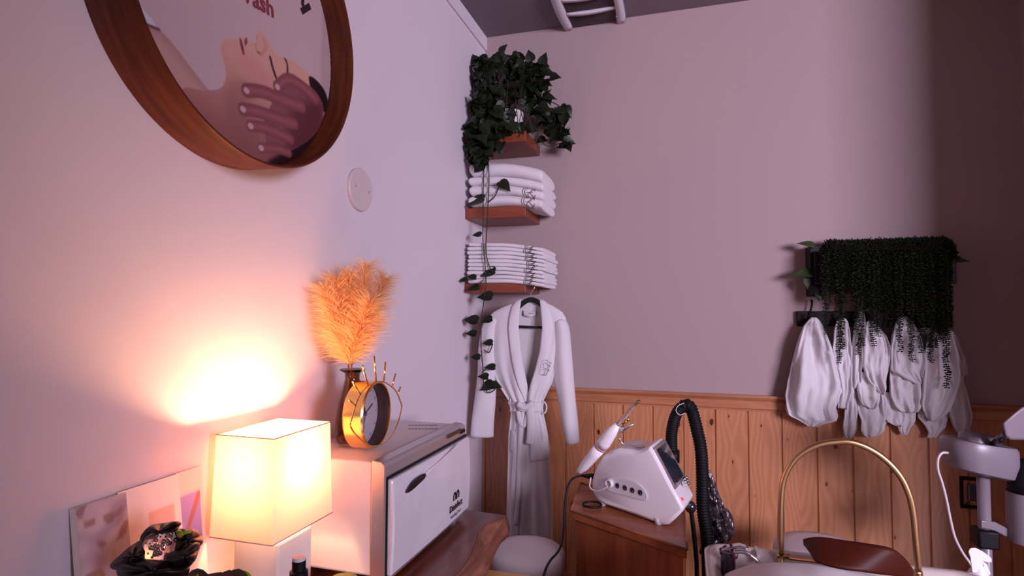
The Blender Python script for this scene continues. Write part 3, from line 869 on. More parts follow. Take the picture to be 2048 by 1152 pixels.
def rail_towel(parts, label):
    x, y = 1550+(parts[0][0][0][1]+parts[0][0][0][2])/5.01, 440+parts[0][0][0][0]/2.505
    root = thing('hanging_towel', at(x, y, 'Y', -.06)-Vector((0, 0, .5)), label, 'towel', 'white towels on the hook rail')
    for k, (tb, Y, puff) in enumerate(parts): flap(tb, Y, puff, k*13+int(x)).build('cloth_fold', M['terry'], root)


rail_towel([([(488, 182, 206), (500, 168, 222), (530, 142, 240), (580, 122, 264), (640, 102, 286), (740, 78, 318), (800, 66, 338), (850, 56, 340), (880, 52, 324), (930, 56, 306), (975, 66, 314), (992, 105, 306), (1012, 135, 236), (1034, 162, 200)], -.078, .062),
            ([(700, 90, 200), (880, 50, 200), (950, 52, 120), (978, 66, 92)], -.060, .03)], 'leftmost white towel on the hook rail, draped wide and uncovered')
rail_towel([([(489, 324, 350), (510, 306, 366), (560, 294, 374), (640, 288, 382), (760, 300, 384), (850, 322, 384), (900, 318, 372), (942, 314, 362)], -.068, .030),
            ([(780, 340, 404), (850, 346, 410), (930, 350, 412), (1000, 342, 410), (1050, 340, 406), (1078, 344, 398), (1092, 366, 388)], -.056, .022)], 'narrow white towel second from the left on the hook rail')
rail_towel([([(505, 462, 492), (530, 448, 515), (580, 436, 556), (640, 432, 576), (720, 436, 572), (780, 452, 560), (840, 492, 556), (862, 512, 550), (874, 526, 544)], -.088, .040),
            ([(452, 424, 444), (500, 406, 452), (560, 392, 452), (640, 382, 445), (740, 380, 434), (810, 385, 424), (842, 388, 410)], -.072, .032),
            ([(760, 408, 500), (830, 406, 534), (890, 416, 524), (925, 440, 515), (946, 474, 500)], -.074, .030),
            ([(860, 412, 570), (940, 410, 576), (1000, 430, 560), (1050, 430, 545), (1075, 438, 512), (1085, 458, 496)], -.056, .024)], 'white towel third from the left on the hook rail, with a round lower lobe')
rail_towel([([(480, 620, 655), (510, 604, 690), (570, 586, 718), (640, 576, 742), (700, 574, 748), (750, 580, 740), (790, 640, 736), (820, 700, 732)], -.090, .042),
            ([(740, 574, 722), (800, 570, 728), (880, 574, 730), (930, 594, 726), (952, 618, 716), (962, 645, 700)], -.076, .036),
            ([(860, 528, 620), (930, 530, 650), (985, 540, 648), (1015, 560, 640), (1030, 600, 640)], -.064, .022),
            ([(930, 600, 706), (1000, 606, 704), (1035, 612, 680), (1062, 626, 668), (1076, 645, 656)], -.054, .018)], 'white towel fourth from the left on the hook rail, long rounded tongue in front')
rail_towel([([(560, 775, 890), (620, 756, 898), (700, 745, 915), (800, 736, 930), (880, 733, 900), (950, 736, 868), (985, 752, 830), (1005, 776, 804)], -.090, .045),
            ([(555, 870, 890), (600, 880, 915), (660, 895, 936), (740, 905, 960), (775, 915, 962), (781, 930, 950)], -.070, .030),
            ([(700, 860, 930), (780, 868, 940), (815, 872, 936), (838, 885, 915)], -.082, .025),
            ([(800, 850, 940), (870, 852, 962), (950, 862, 978), (1020, 884, 978), (1060, 905, 968), (1092, 926, 942)], -.062, .032),
            ([(940, 714, 860), (990, 716, 862), (1030, 748, 856), (1060, 768, 830), (1090, 760, 800)], -.056, .026)], 'rightmost white towel on the hook rail, beneath the longest bead strand')

# wall planter with hanging bead-leaf strands
wp = thing('wall_planter', (1.9, 0, 1.50), 'dark wall planter overflowing with black-green bead leaf strands above the towels', 'plant')
MB().box((1.625, -.13, 1.55), (2.165, -.001, 1.70)).box((1.61, -.10, 1.50), (1.66, -.001, 1.73)).build('planter_box', M['black'], wp, smooth=False, bevel=.004)
# crown: dense tufts on top
cr = MB(); rg = random.Random(11)


def bottom_px(px):
    return interp([(1640, 560), (1660, 610), (1700, 625), (1720, 640), (1760, 665), (1790, 660), (1820, 640), (1840, 680), (1870, 700), (1905, 660)], px)[0]




def bead_leaf(m, p, d_, s):
    d_ = Vector(d_).normalized(); u = d_.orthogonal().normalized(); w = d_.cross(u); c = Vector(p)+d_*s
    m.add([Vector(p), c+u*s*.42, c+w*s*.30, c-u*s*.42, c-w*s*.30, c+d_*s*.8], [(0, 1, 2), (0, 2, 3), (0, 3, 4), (0, 4, 1), (5, 2, 1), (5, 3, 2), (5, 4, 3), (5, 1, 4)])


for _ in range(7000):
    x = rg.uniform(1.648, 2.168); a = rg.uniform(-.2, 2.2); q = .075
    edge = min(1, (x-1.63)/.06, (2.195-x)/.05); edge = max(.25, edge)
    p = (x+rg.gauss(0, .004), -.075-math.cos(a)*q*1.05*edge, 1.665+math.sin(a)*q*edge+rg.gauss(0, .004))
    bead_leaf(cr, p, (rg.gauss(0, .5), -math.cos(a)+rg.gauss(0, .4), math.sin(a)+rg.gauss(0, .4)), rg.uniform(.006, .010))
tag(cr.build('crown', M['succ'], wp, smooth=False), kind='stuff')
cu = MB()
for _ in range(9500):
    px = rg.uniform(1640, 1902); k = rg.random(); lo_ = bottom_px(px)-40 if px > 1700 else 560+20*math.sin(px*.3)
    lo_ = max(585, lo_) if px > 1660 else 560
    py = 500+(lo_-500)*k; p = at(px, py, 'Y', -.155+rg.gauss(0, .006))
    bead_leaf(cu, p, (rg.gauss(0, .6), -1, rg.gauss(-.2, .5)), rg.uniform(.006, .010))
tag(cu.build('trailing_mass', M['succ'], wp, smooth=False), kind='stuff')


def strand_mesh(L, seed, big=1.):
    rg = random.Random(seed); m = MB(); n = int(L/.0085); pts = []
    bx, by = rg.uniform(-.015, .015), rg.uniform(-.004, .004)
    for i in range(n+1):
        t_ = i/n; pts.append(Vector((bx*math.sin(t_*3.0)+.003*math.sin(i*.5+seed), by*math.sin(t_*2), -L*t_)))
    m.tube(pts, .0013, 4)
    for i, p in enumerate(pts):
        b = i*2.4
        for k in range(4):
            a = b+k*PI/2+rg.gauss(0, .3); bead_leaf(m, p, (math.cos(a), math.sin(a), rg.uniform(-.5, .15)), rg.uniform(.0068, .0100)*big*(1-.35*i/n))
    return m


SP = []
for k in range(88):
    px = 1646+(k*37 % 88)*(1900-1646)/87+rg.uniform(-2, 2); lay = k % 3; Y = -.158+.022*lay
    bz = bottom_px(px)+rg.uniform(-35, 12)-12*lay; SP.append((px, bz, Y))
SP += [(1650, 672, -.17), (1672, 728, -.17), (1679, 700, -.165), (1715, 708, -.17), (1722, 690, -.165), (1745, 690, -.17), (1752, 672, -.165), (1795, 700, -.17), (1818, 718, -.17), (1836, 704, -.17), (1856, 728, -.17), (1887, 776, -.17)]
first = {}
for n_s, (px, bz, Y) in enumerate(SP):
    big = n_s >= 88
    top = at(px, 505, 'Y', Y); L = max(.05, top.z-at(px, bz, 'Y', Y).z); key = round(L/.02)+(1000 if big else 0)
    if key not in first:
        o = strand_mesh(key % 1000*.02, key, 1.45 if big else 1.).build('strand', M['succ'], wp, smooth=False)
        me = o.data; me.transform(Matrix.Translation(world_loc(wp))); first[key] = me; o.location = top-world_loc(wp)
    else:
        o = bpy.data.objects.new('strand', first[key]); COL.objects.link(o); o.parent = wp; o.location = top-world_loc(wp)
        o.rotation_euler = (0, 0, rg.uniform(-.5, .5))
sl = MB()
for px, py, d_, L in ((1628, 492, (-1, -.2, .35), .075), (1628, 548, (-1, -.3, .1), .10), (1612, 558, (.2, -.1, -1), .05), (1900, 522, (1, -.4, .1), .07), (1640, 600, (-.6, -.2, 1), .05)):
    put_leaf(sl, at(px, py, 'Y', -.10), d_, (0, -.8, .8), L, L*.55)
sl.build('side_leaves', M['leaf_light'], wp, smooth=False)

# ------------------------------------------------------------------ live-edge desk
DZ = .712
dk = thing('live_edge_desk', (.22, -2.0, 0), 'reddish live-edge wooden slab desk along the left wall', 'desk')
top = [(.006, -3.4), (.006, -1.040), (.30, -1.035), (.462, -1.045), (.455, -1.09), (.425, -1.135), (.420, -1.17), (.426, -1.235), (.445, -1.31), (.463, -1.40), (.470, -1.50), (.45, -1.75), (.47, -2.2), (.45, -2.8), (.46, -3.4)]
bot = [(.006, -3.4), (.006, -1.030), (.30, -1.025), (.470, -1.030), (.485, -1.09), (.475, -1.15), (.478, -1.20), (.488, -1.26), (.500, -1.34), (.515, -1.42), (.515, -1.52), (.50, -1.75), (.52, -2.2), (.50, -2.8), (.50, -3.4)]
MB().grid([[(x, y, DZ-.012) for x, y in top], [(x-.002, y, DZ) for x, y in top]], True, True).build('slab', M['slab'], dk, smooth=False)
eb = MB()
rows = [[(a[0]-.001, a[1], DZ-.001) for a in top[2:]]]
for k in range(1, 7):
    t_ = k/6; rows.append([(a[0]+(b[0]-a[0])*math.sin(t_*PI/2)+.004*noise.noise(Vector((a[1]*9, t_*3, 1))), a[1]+(b[1]-a[1])*t_, DZ-.001-.052*t_) for a, b in zip(top[2:], bot[2:])])
rows.append([(.2, b[1], DZ-.053) for b in bot[2:]])
eb.grid(rows).build('live_edge', M['bark'], dk)
MB().box((.02, -3.3, .0), (.44, -3.24, DZ-.032)).box((.02, -1.22, 0), (.455, -1.17, DZ-.032)).box((.012, -3.3, .30), (.03, -1.2, DZ-.032)).build('side_panel', M['slab'], dk, smooth=False, bevel=.004)

# light pine box edge low in front of the stool
pb = thing('pine_crate', (.60, -1.48, 0), 'light pine crate beside the slab desk, only its top edge in view', 'crate')
a0 = at(982, 1139, 'Z', .63); a1 = at(1075, 1152, 'Z', .63)
MB().box((a0.x-.012, a0.y-.30, .60), (a1.x+.05, a0.y, .63)).build('rim', M['tan'], pb, smooth=False, bevel=.003)
MB().box((a0.x-.005, a0.y-.29, 0), (a1.x+.04, a0.y-.01, .60)).build('body', M['tan'], pb, smooth=False, bevel=.003)

# ------------------------------------------------------------------ towel warmer
WZ0, WZ1 = .712, 1.038
wm = thing('towel_warmer', (.17, -1.38, WZ0), 'white towel warmer cabinet with glossy drop door on the live-edge desk', 'towel warmer')
Y0, Y1 = -1.665, -1.108
MB().box((.022, Y0+.004, .742), (.296, Y1-.002, WZ1-.006)).build('body', M['white_pl2'], wm, smooth=False, bevel=.006)
pr = [(.288, .742), (.288, WZ1-.003), (.294, WZ1), (.318, WZ1-.003), (.328, WZ1-.008), (.330, WZ1-.014), (.330, .742)]
m = MB(); m.prism([(x, Y0, z_) for x, z_ in pr], (0, Y1-Y0, 0)); m.build('front_bezel', M['silver'], wm, smooth=False, bevel=.004)
# door: slightly bowed slab
rows = []
for j in range(13):
    v = j/12; zz = .747+(.991-.747)*v; row = []
    for i in range(3):
        row.append(0)
    rows.append(zz)
dr = MB(); ys_ = np.linspace(Y0+.0085, Y1-.003, 24); gr = []
for zz in rows:
    gr.append([(.345+.006*math.sin(PI*(zz-.747)/.251)+.003*math.sin(PI*(y-Y0)/(Y1-Y0)), y, zz) for y in ys_])
n = len(ys_); dr.grid(gr); back = [[(.322, y, zz) for y in ys_] for zz in rows]; o_ = len(dr.v); dr.grid(back)
R_ = len(rows)
for i in range(n-1): dr.f += [(i, i+1, o_+i+1, o_+i), ((R_-1)*n+i, (R_-1)*n+i+1, o_+(R_-1)*n+i+1, o_+(R_-1)*n+i)]
for j in range(R_-1): dr.f += [(j*n, (j+1)*n, o_+(j+1)*n, o_+j*n), (j*n+n-1, (j+1)*n+n-1, o_+(j+1)*n+n-1, o_+j*n+n-1)]
t = NT('glossy_door_painted_reflection'); nz = t.noise(3, 2, None, .5, .8)  # faint grey swoosh in the base colour imitates a reflection
t.set(Base_Color=t.mix(t.ramp(nz, [(.35, (0, 0, 0)), (.52, (1, 1, 1)), (.70, (0, 0, 0))]), (.70, .68, .72), (.63, .61, .66)), Roughness=.12, Coat_Weight=.5); M['door'] = t.m
dor = dr.build('door', M['door'], wm, bevel=.005, auto=50)
MB().box((.318, Y0+.0035, .740), (.3335, Y1+.0005, .9975)).build('gasket', M['black'], wm, smooth=False)


def on_door(x, y, dx=.0): return at(x, y, 'X', .3525+dx)


hp = [on_door(x, y) for x, y in crom([(811, 985), (822, 965), (838, 951), (850, 947), (848, 956), (834, 970), (820, 982)], True, 4)]
MB().prism(hp, (.003, 0, 0)).build('handle', M['dchrome'], dor, smooth=False)
rib = [on_door(850, 949), on_door(880, 922), on_door(914, 888)]
MB().tube(rib, [.004, .0028, .0012], 6).build('handle_crease', M['white_pl2'], dor)
Ud = Vector((0, 1, 0)); Vd = Vector((0, 0, 1))
hU = (on_door(921, 1003)-on_door(902, 1019)).normalized(); hU = Vector((0, 1, 0))
c_ = on_door(912, 1013)
text_mb('Disinfect', .030, c_+Vector((.001, 0, -.006)), hU, Vd).build('door_lettering', M['black'], dor, smooth=False)
text_mb('warming 2 in 1', .014, c_+Vector((.001, 0, -.026)), hU, Vd).build('door_lettering', plain('grey_ink', (.16, .14, .17), .5), dor, smooth=False)
lg = MB()
for dy in (-.013, .013):
    P = [c_+Vector((.001, dy-.008, .024)), c_+Vector((.001, dy-.008, .040)), c_+Vector((.001, dy, .047)), c_+Vector((.001, dy+.008, .040)), c_+Vector((.001, dy+.008, .024))]
    flat_stroke(lg, spline(P, 4), .0035)
lg.build('door_emblem', M['black'], dor, smooth=False)
sp_ = [at(x, y, 'X', .331) for x, y in ((895, 868), (920, 856), (919, 864), (895, 877))]
MB().prism([p+Vector((.0, 0, 0)) for p in sp_], (.004, 0, 0)).build('switch', M['dchrome'], wm, smooth=False)
MB().box((.330, Y1-.055, 1.009), (.337, Y1-.018, 1.020)).build('rocker', M['black'], wm, smooth=False, bevel=.002)
for x, y in ((.06, Y0+.04), (.30, Y0+.04), (.06, Y1-.05), (.30, Y1-.05)):
    MB().lathe([(.015, 0), (.018, .03)], (x, y, WZ0), 16).build('foot', M['white_pl2'], wm)
MB().box((.296, Y0+.012, .722), (.325, Y1-.01, .742)).build('base_tray', M['silver'], wm, smooth=False, bevel=.004)
st = MB(); rg = random.Random(4)
for r_ in range(2):
    for k in range(9):
        p = at(816+k*6.6, 850+r_*7, 'Z', WZ1-.004)
        st.add([p, p+Vector((0, .012, 0)), p+Vector((.006+.006*rg.random(), .010, 0)), p+Vector((.008, -.001, 0))], [(0, 1, 2, 3)])
st.v = [(x, y, WZ1-.0052) for x, y, z_ in st.v]
st.build('warning_print', plain('faded_red_ink', lin((150, 90, 95)), .6), wm, smooth=False)

# ------------------------------------------------------------------ table lamp
lx0, lx1, ly0, ly1, lz0, lz1 = .038, .201, -1.927, -1.712, .912, 1.140
lc = Vector(((lx0+lx1)/2, (ly0+ly1)/2, DZ))
lm = thing('table_lamp', lc, 'glowing table lamp with rectangular white shade and marble block base', 'lamp')
m = MB(); ring = lambda a, z_: [(lx0+a, ly0+a, z_), (lx1-a, ly0+a, z_), (lx1-a, ly1-a, z_), (lx0+a, ly1-a, z_)]
m.grid([ring(-.003, lz0), ring(0, (lz0+lz1)/2), ring(.003, lz1)], True)
m.build('lamp_shade', M['shade'], lm, smooth=False)
M['hem'] = plain('linen_hem', (.62, .42, .34), .8)
for a, z_ in ((-.0035, lz0), (.0025, lz1)):
    r_ = ring(a, z_); MB().tube([Vector(p) for p in r_]+[Vector(r_[0])], .0014, 6).build('shade_hem', M['hem'], lm)
bx, by = .1, .1
MB().box((lc.x-.062, lc.y-.062, DZ), (lc.x+.062, lc.y+.062, .895)).build('base', M['ceramic'], lm, smooth=False, bevel=.006)
m = MB().tube([(lc.x, lc.y, .893), (lc.x, lc.y, .985)], .009, 12)
for dx_, dy_ in ((1, 0), (-1, 0), (0, 1), (0, -1)):
    m.tube([(lc.x, lc.y, .930), (lc.x+dx_*(lx1-lc.x+.002), lc.y+dy_*(ly1-lc.y+.002), .918)], .0014, 6)
m.build('harp', M['bgold'], lm)
MB().ellipsoid((lc.x, lc.y, 1.030), (.028, .028, .036)).tube([(lc.x, lc.y, .975), (lc.x, lc.y, 1.01)], .012, 12).build('bulb', M['bulb'], lm)
pt = bpy.data.lights.new('lamp_light', 'POINT'); pt.energy = 21; pt.color = (1, .46, .22); pt.shadow_soft_size = .03
po = bpy.data.objects.new('lamp_light', pt); COL.objects.link(po); po.location = (lc.x, lc.y, 1.070)

# ------------------------------------------------------------------ vase, pampas, clock on the warmer
vb = Vector((.135, -1.515, WZ1))
vs_ = thing('glass_vase', vb, 'smoky brown glass bottle vase on the towel warmer', 'vase')
prof = [(.001, 0), (.030, 0), (.040, .004), (.047, .03), (.046, .07), (.038, .12), (.026, .165), (.021, .19), (.022, .205), (.036, .213), (.036, .216), (.019, .208), (.018, .19), (.023, .165), (.035, .12), (.043, .07), (.044, .03), (.036, .009), (.001, .008)]
MB().lathe(prof, vb, 40).build('body', M['amber'], vs_, origin=None)
VT = at(700, 742, 'Y', vb.y)
tips = [(648, 575, -.05), (672, 556, -.03), (700, 545, .0), (733, 530, .02), (772, 556, .05), (660, 640, .06), (742, 600, -.04)]
plab = ['far left', 'second from left', 'middle', 'tall', 'far right', 'low left-leaning', 'short front']
rg = random.Random(9); nrg = np.random.RandomState(2)
for i, (tx, ty, dy) in enumerate(tips):
    base = vb+Vector((rg.uniform(-.012, .012), rg.uniform(-.012, .012), .012)); mid = VT+Vector((rg.uniform(-.008, .008), rg.uniform(-.008, .008), 0)); tip = at(tx, ty, 'Y', vb.y+dy)
    tip.x = max(tip.x, .03)
    g = thing('pampas_stem', base, 'pampas plume in the brown vase, %s one' % plab[i], 'dried grass', 'pampas plumes in the glass vase')
    stem = spline([base, mid, mid.lerp(tip, .5)+Vector((0, 0, .004)), tip], 8); MB().tube(stem, .0014, 5).build('stem', plain('dry_stem', (.30, .14, .05), .8), g)
    pm = MB(); k0 = 9; vs0 = []; fs0 = []
    for _ in range(1750):
        t_ = rg.random()**.85*.98; f_ = k0+(len(stem)-1-k0)*t_; a = int(f_); p = stem[a].lerp(stem[min(a+1, len(stem)-1)], f_-a)
        ax = (tip-mid).normalized(); r_ = Vector(nrg.normal(size=3)); r_ = (r_-ax*r_.dot(ax)).normalized()
        L = rg.uniform(.035, .125)*(1-.45*t_)*(.55+.45*min(1, t_*5)); d1 = (ax*rg.uniform(.5, 1.0)+r_*rg.uniform(.5, 1.1)).normalized()
        q1 = p+d1*L*.5; q2 = q1+(d1+r_*.25+Vector((0, 0, -.45*rg.random()))).normalized()*L*.5
        for q in (q1, q2): q.x = max(q.x, .003+.01*rg.random())
        w = d1.cross(Vector(nrg.normal(size=3))).normalized()*.00055; o0 = len(vs0)
        vs0 += [p-w, p+w, q1+w, q1-w, q2+w*.3, q2-w*.3]; fs0 += [(o0, o0+1, o0+2, o0+3), (o0+3, o0+2, o0+4, o0+5)]
    pm.add(vs0, fs0); tag(pm.build('plume', M['pampas'], g, smooth=False), kind='stuff')

ck = thing('eye_clock', (.24, -1.55, WZ1), 'gold eye-shaped table clock with lash rods on the towel warmer', 'clock')
CN = Vector((math.cos(.08), math.sin(.08), 0)); CU = Vector((-CN.y, CN.x, 0)); CC = at(752, 829, 'D', 1.612); CR = CC.z-WZ1-.003
CM = Matrix((CU, Vector((0, 0, 1)), CN)).transposed()
def ckp(u, v, w=0.): return CC+CU*u+Vector((0, 0, v))+CN*w
MB().lathe([(.001, -.055), (CR-.004, -.055), (CR, -.050), (CR, 0), (CR-.003, .004), (CR-.0065, .004), (CR-.0075, -.001)], CC, 64, CM, cap=False).build('case', M['gold'], ck, auto=35)
MB().lathe([(CR-.0075, -.001), (CR-.0105, -.010), (CR-.009, -.036)], CC, 64, CM, cap=False).build('inner_ring', plain('dark_bronze', (.05, .022, .018), .4), ck)
MB().lathe([(.001, -.035), (CR-.009, -.035)], CC, 64, CM, cap=False).build('dial', M['face'], ck)
tk = MB()
for k in range(60):
    a = 2*PI*k/60; r0 = CR*(.72 if k % 5 == 0 else .80); w_ = .0010 if k % 5 == 0 else .0005
    tk.tube([ckp(r0*math.cos(a), r0*math.sin(a), -.0342), ckp(CR*.85*math.cos(a), CR*.85*math.sin(a), -.0342)], w_, 4)
tk.build('hour_marks', plain('grey_dial_ink', (.15, .12, .15), .6), ck, smooth=False)
hd_ = MB(); hd_.tube([ckp(0, 0, -.0325), ckp(.045, .022, -.0325)], .0014, 5).tube([ckp(0, 0, -.032), ckp(-.014, .034, -.032)], .002, 5).tube([ckp(-.01, -.02, -.0315), ckp(.0, 0, -.0315)], .0008, 5).ellipsoid(ckp(0, 0, -.0325), (.005, .005, .005))
hd_.tube([ckp(0, 0, -.0318), ckp(-.012, -.06, -.0318)], .0006, 4)
hd_.build('hands', M['dchrome'], ck)
def eye_px(x, y): return atp(x, y, CC+CN*.006, CN)
wr = MB()
lid = spline([eye_px(x, y) for x, y in ((700, 850), (712, 808), (722, 786), (740, 769), (755, 763), (770, 765), (785, 775), (795, 788), (804, 812))], 6)
low = spline([eye_px(x, y) for x, y in ((804, 812), (798, 838), (788, 862), (772, 882), (755, 891), (738, 891), (718, 876), (706, 862), (700, 850))], 6)
for p in lid+low: p.z = max(p.z, WZ1+.003)
wr.tube(lid, .0021, 8).tube(low, .0021, 8)
wr.build('eye_outline', M['gold'], ck)
ls = [((711, 812), (698, 800)), ((721, 789), (705, 763)), ((736, 771), (724, 730)), ((752, 763), (748, 712)), ((767, 763), (771, 724)), ((784, 774), (791, 747)), ((795, 788), (801, 774))]
for a, b in ls: MB().tube([eye_px(*a), eye_px(*b)], .0026, 8).build('lash_rod', M['gold'], ck)
MB().box((-.012, -.028, -.075), (.012, .028, -.055), CM, CC+CU*.02).build('movement', M['black'], ck, smooth=False, bevel=.003)

# ------------------------------------------------------------------ pictures leaning on the left wall
def board(name, px, X0, X1, bottom_z, label, nu, paint, th=.010):
    """px: photo pixels of the upper corners (left, right); leans from X0 (bottom) back to X1 (top)"""
    a = at(*px[0], 'X', X1); b = at(*px[1], 'X', X1); zt = (a.z+b.z)/2; root = thing(name, ((X0+X1)/2, (a.y+b.y)/2, bottom_z), label, 'picture')
    A = Vector((X1, a.y, zt)); B = Vector((X1, b.y, zt)); C0 = Vector((X0, a.y, bottom_z)); U = B-A; V = A-C0; N = U.cross(V).normalized(); N = N if N.x > 0 else -N
    MB().prism([C0-N*.0008, C0+U-N*.0008, C0+U+V-N*.0008, C0+V-N*.0008], -N*th).build('panel', M['canvas'], root, smooth=False)
    picture_mesh('print', root, C0, U, V, nu, nu, lambda W_: np.ones(len(W_), bool), lambda W_: paint(((W_-np.array(C0))@np.array(U))/U.length_squared, ((W_-np.array(C0))@np.array(V))/V.length_squared))
    return root


M['canvas'] = plain('canvas_edge', (.75, .66, .62), .8, nb=200)


def paint_abs(u, v):
    n = len(u); C = np.tile(L3((188, 176, 186)), (n, 1))
    N_ = np.array([noise.noise(Vector((a*2, b*9, 2))) for a, b in zip(u, v)]); N2 = np.array([noise.noise(Vector((a*4+4, b*16, 7))) for a, b in zip(u, v)])
    C = blend(C, smooth(-.1, .5, N_), L3((150, 138, 158))); C = blend(C, smooth(.18, .45, N2)*.7, L3((120, 80, 70)))
    C = blend(C, smooth(.3, .7, N_*N2*6)*.6*smooth(.8, .5, v) if False else smooth(.3, .7, N_*N2*6)*.5*(1-smooth(.6, .85, v)), L3((150, 128, 60))); return C


def paint_card(u, v):
    n = len(u); C = np.tile(L3((240, 226, 220)), (n, 1)); d = np.maximum(np.abs(u-.66)-.22, np.abs(v-.60)-.24)
    return blend(C, 1-smooth(-.01, .01, d), L3((226, 178, 168)))


def paint_violet(u, v):
    n = len(u); C = np.tile(L3((228, 205, 200)), (n, 1)); d = np.maximum(np.abs(u-.45)-.42, np.abs(v-.70)-.16); k = 1-smooth(-.008, .008, d)
    C = blend(C, k, L3((150, 132, 200))); C = blend(C, k*(1-smooth(0, .03, np.abs((v-.55)-(u-.03)*.36)-.02)), L3((150, 96, 96))); return C


board('abstract_canvas', [(152, 1018), (252, 984)], .075, .020, DZ, 'small grey-lilac abstract canvas leaning at the left end of the pictures', 60, paint_abs, .016)
board('white_card', [(236, 990), (357, 943)], .060, .012, DZ, 'pale card with a pink rectangle leaning behind the abstract canvas', 60, paint_card, .002)
board('violet_card', [(352, 946), (403, 932)], .050, .010, DZ, 'narrow card with a violet picture leaning beside the lamp', 60, paint_violet, .002)

# ------------------------------------------------------------------ black lotus with crystal ball
bc = at(323, 1093, 'D', .98)
lt = thing('lotus_holder', (bc.x, bc.y, DZ), 'black lotus-flower crystal holder with curled petals in front of the cards', 'ornament')
def petal_px(pts, D, puff, name='petal', mat='black_petal'):
    P = crom(pts, True, 4); c = np.mean(P, axis=0); m = MB(); rows = []
    for k, s in enumerate((1., .82, .55, .25, .02)):
        rows.append([at(c[0]+(x-c[0])*s, c[1]+(y-c[1])*s, 'D', D-puff*(1-s*s)+.012*math.sin(i*.7)) for i, (x, y) in enumerate(P)])
    m.grid(rows, True)
    m.build(name, M[mat], lt, solid=.004)
M['black_petal'] = plain('black_lacquer', (.008, .004, .004), .42, nb=30, bs=.3, Specular_IOR_Level=.3)
petal_px([(282, 1090), (286, 1066), (305, 1052), (330, 1048), (350, 1044), (362, 1046), (350, 1062), (330, 1066), (300, 1080), (290, 1098)], 1.00, .02)
petal_px([(222, 1132), (240, 1112), (262, 1094), (286, 1082), (300, 1100), (305, 1120), (275, 1130), (240, 1138)], .985, .03)
petal_px([(350, 1062), (372, 1060), (392, 1062), (404, 1074), (402, 1088), (380, 1100), (352, 1108), (345, 1085)], .99, .03)
petal_px([(330, 1112), (362, 1100), (396, 1085), (396, 1100), (388, 1120), (372, 1136), (340, 1140)], .955, .03)
petal_px([(238, 1134), (280, 1120), (330, 1124), (372, 1128), (376, 1146), (350, 1166), (270, 1170), (240, 1152)], .945, .03)
petal_px([(352, 1062), (372, 1060), (384, 1066), (372, 1076), (356, 1072)], .975, .004, 'leaf_glint', 'lime')
cy = MB(); cy.lathe([(.05, 0), (.055, .008), (.018, .03), (.014, .10), (.024, .16), (.05, .21), (.02, .225)], (bc.x, bc.y, DZ), 24); cy.build('pedestal', M['black_petal'], lt)
R_ = .0295
cb = tag(MB().ellipsoid(bc, (R_, R_, R_), None, 48, 24).build('crystal_ball', M['crystal']), 'clear crystal ball sitting in the black lotus holder', 'crystal ball')
fl = MB(); rg = random.Random(6)
for _ in range(60):
    q = Vector([rg.gauss(0, 1) for _ in range(3)]).normalized()*R_*rg.uniform(.2, .85); s = rg.uniform(.001, .0032); fl.ellipsoid(bc+q, (s, s, s), None, 6, 4)
fl.build('inner_sparkle', M['chrome'], cb)

# dark foliage at the bottom edge, bottle, lime tin
sp2 = thing('small_plant', (.2, -2.02, DZ), 'small dark-leaved plant with lime tips at the foot of the lamp', 'plant')
m1 = MB(); m2 = MB()
for px, py, d_, L, mm in ((436, 1163, (.9, 0, .2), .06, m1), (450, 1162, (1, -.1, .15), .07, m1), (372, 1160, (.8, 0, .2), .06, m1), (470, 1156, (1, .1, .0), .045, m2), (382, 1158, (.5, -.4, .1), .04, m2), (445, 1170, (-.8, .1, .3), .05, m1)):
    put_leaf(mm, at(px, py, 'D', 1.04), d_, (0, -.5, 1), L, L*.6)
m1.tube(spline([(.2, -2.02, DZ+.02), (.19, -2.04, .80), at(430, 1158, 'D', 1.04)], 6), .003, 6).tube(spline([(.2, -2.02, DZ+.02), (.19, -2.05, .82), at(376, 1154, 'D', 1.04)], 6), .003, 6)
m1.build('foliage', plain('black_green_leaf', (.02, .012, .008), .5), sp2); m2.build('leaf_tips', M['lime'], sp2)
MB().lathe([(.001, 0), (.026, 0), (.032, .06), (.028, .062), (.001, .055)], (.2, -2.02, DZ), 24).build('pot', M['black'], sp2)
bp_ = at(598, 1120, 'D', 1.08); bb = thing('pump_bottle', (bp_.x, bp_.y, DZ), 'black cosmetic bottle in front of the lamp base', 'bottle')
hz = bp_.z-DZ
MB().lathe([(.001, 0), (.021, 0), (.021, hz-.055), (.015, hz-.040), (.015, hz-.032)], (bp_.x, bp_.y, DZ), 28).build('body', M['black'], bb, auto=35)
MB().lathe([(.0165, hz-.034), (.0165, hz-.020), (.0125, hz-.018), (.0125, hz), (.001, hz)], (bp_.x, bp_.y, DZ), 28).build('collar', M['black'], bb, auto=35)
MB().lathe([(.012, hz), (.0122, hz+.006), (.001, hz+.007)], (bp_.x, bp_.y, DZ), 28).build('rim_ring', M['white_pl2'], bb, auto=35)
lp_ = at(687, 1160, 'D', 1.30); hz = lp_.z-DZ
lt2 = thing('lime_tin', (lp_.x, lp_.y, DZ), 'round lime-green jar lid in front of the towel warmer', 'jar')
MB().lathe([(.001, 0), (.034, 0), (.034, hz*.7), (.034, hz*.75)], (lp_.x, lp_.y, DZ), 32).build('body', M['white_pl2'], lt2, auto=35)
MB().lathe([(.036, hz*.7), (.036, hz-.004), (.030, hz+.004), (.001, hz+.009)], (lp_.x, lp_.y, DZ), 32).build('lid', M['lime'], lt2, auto=35)

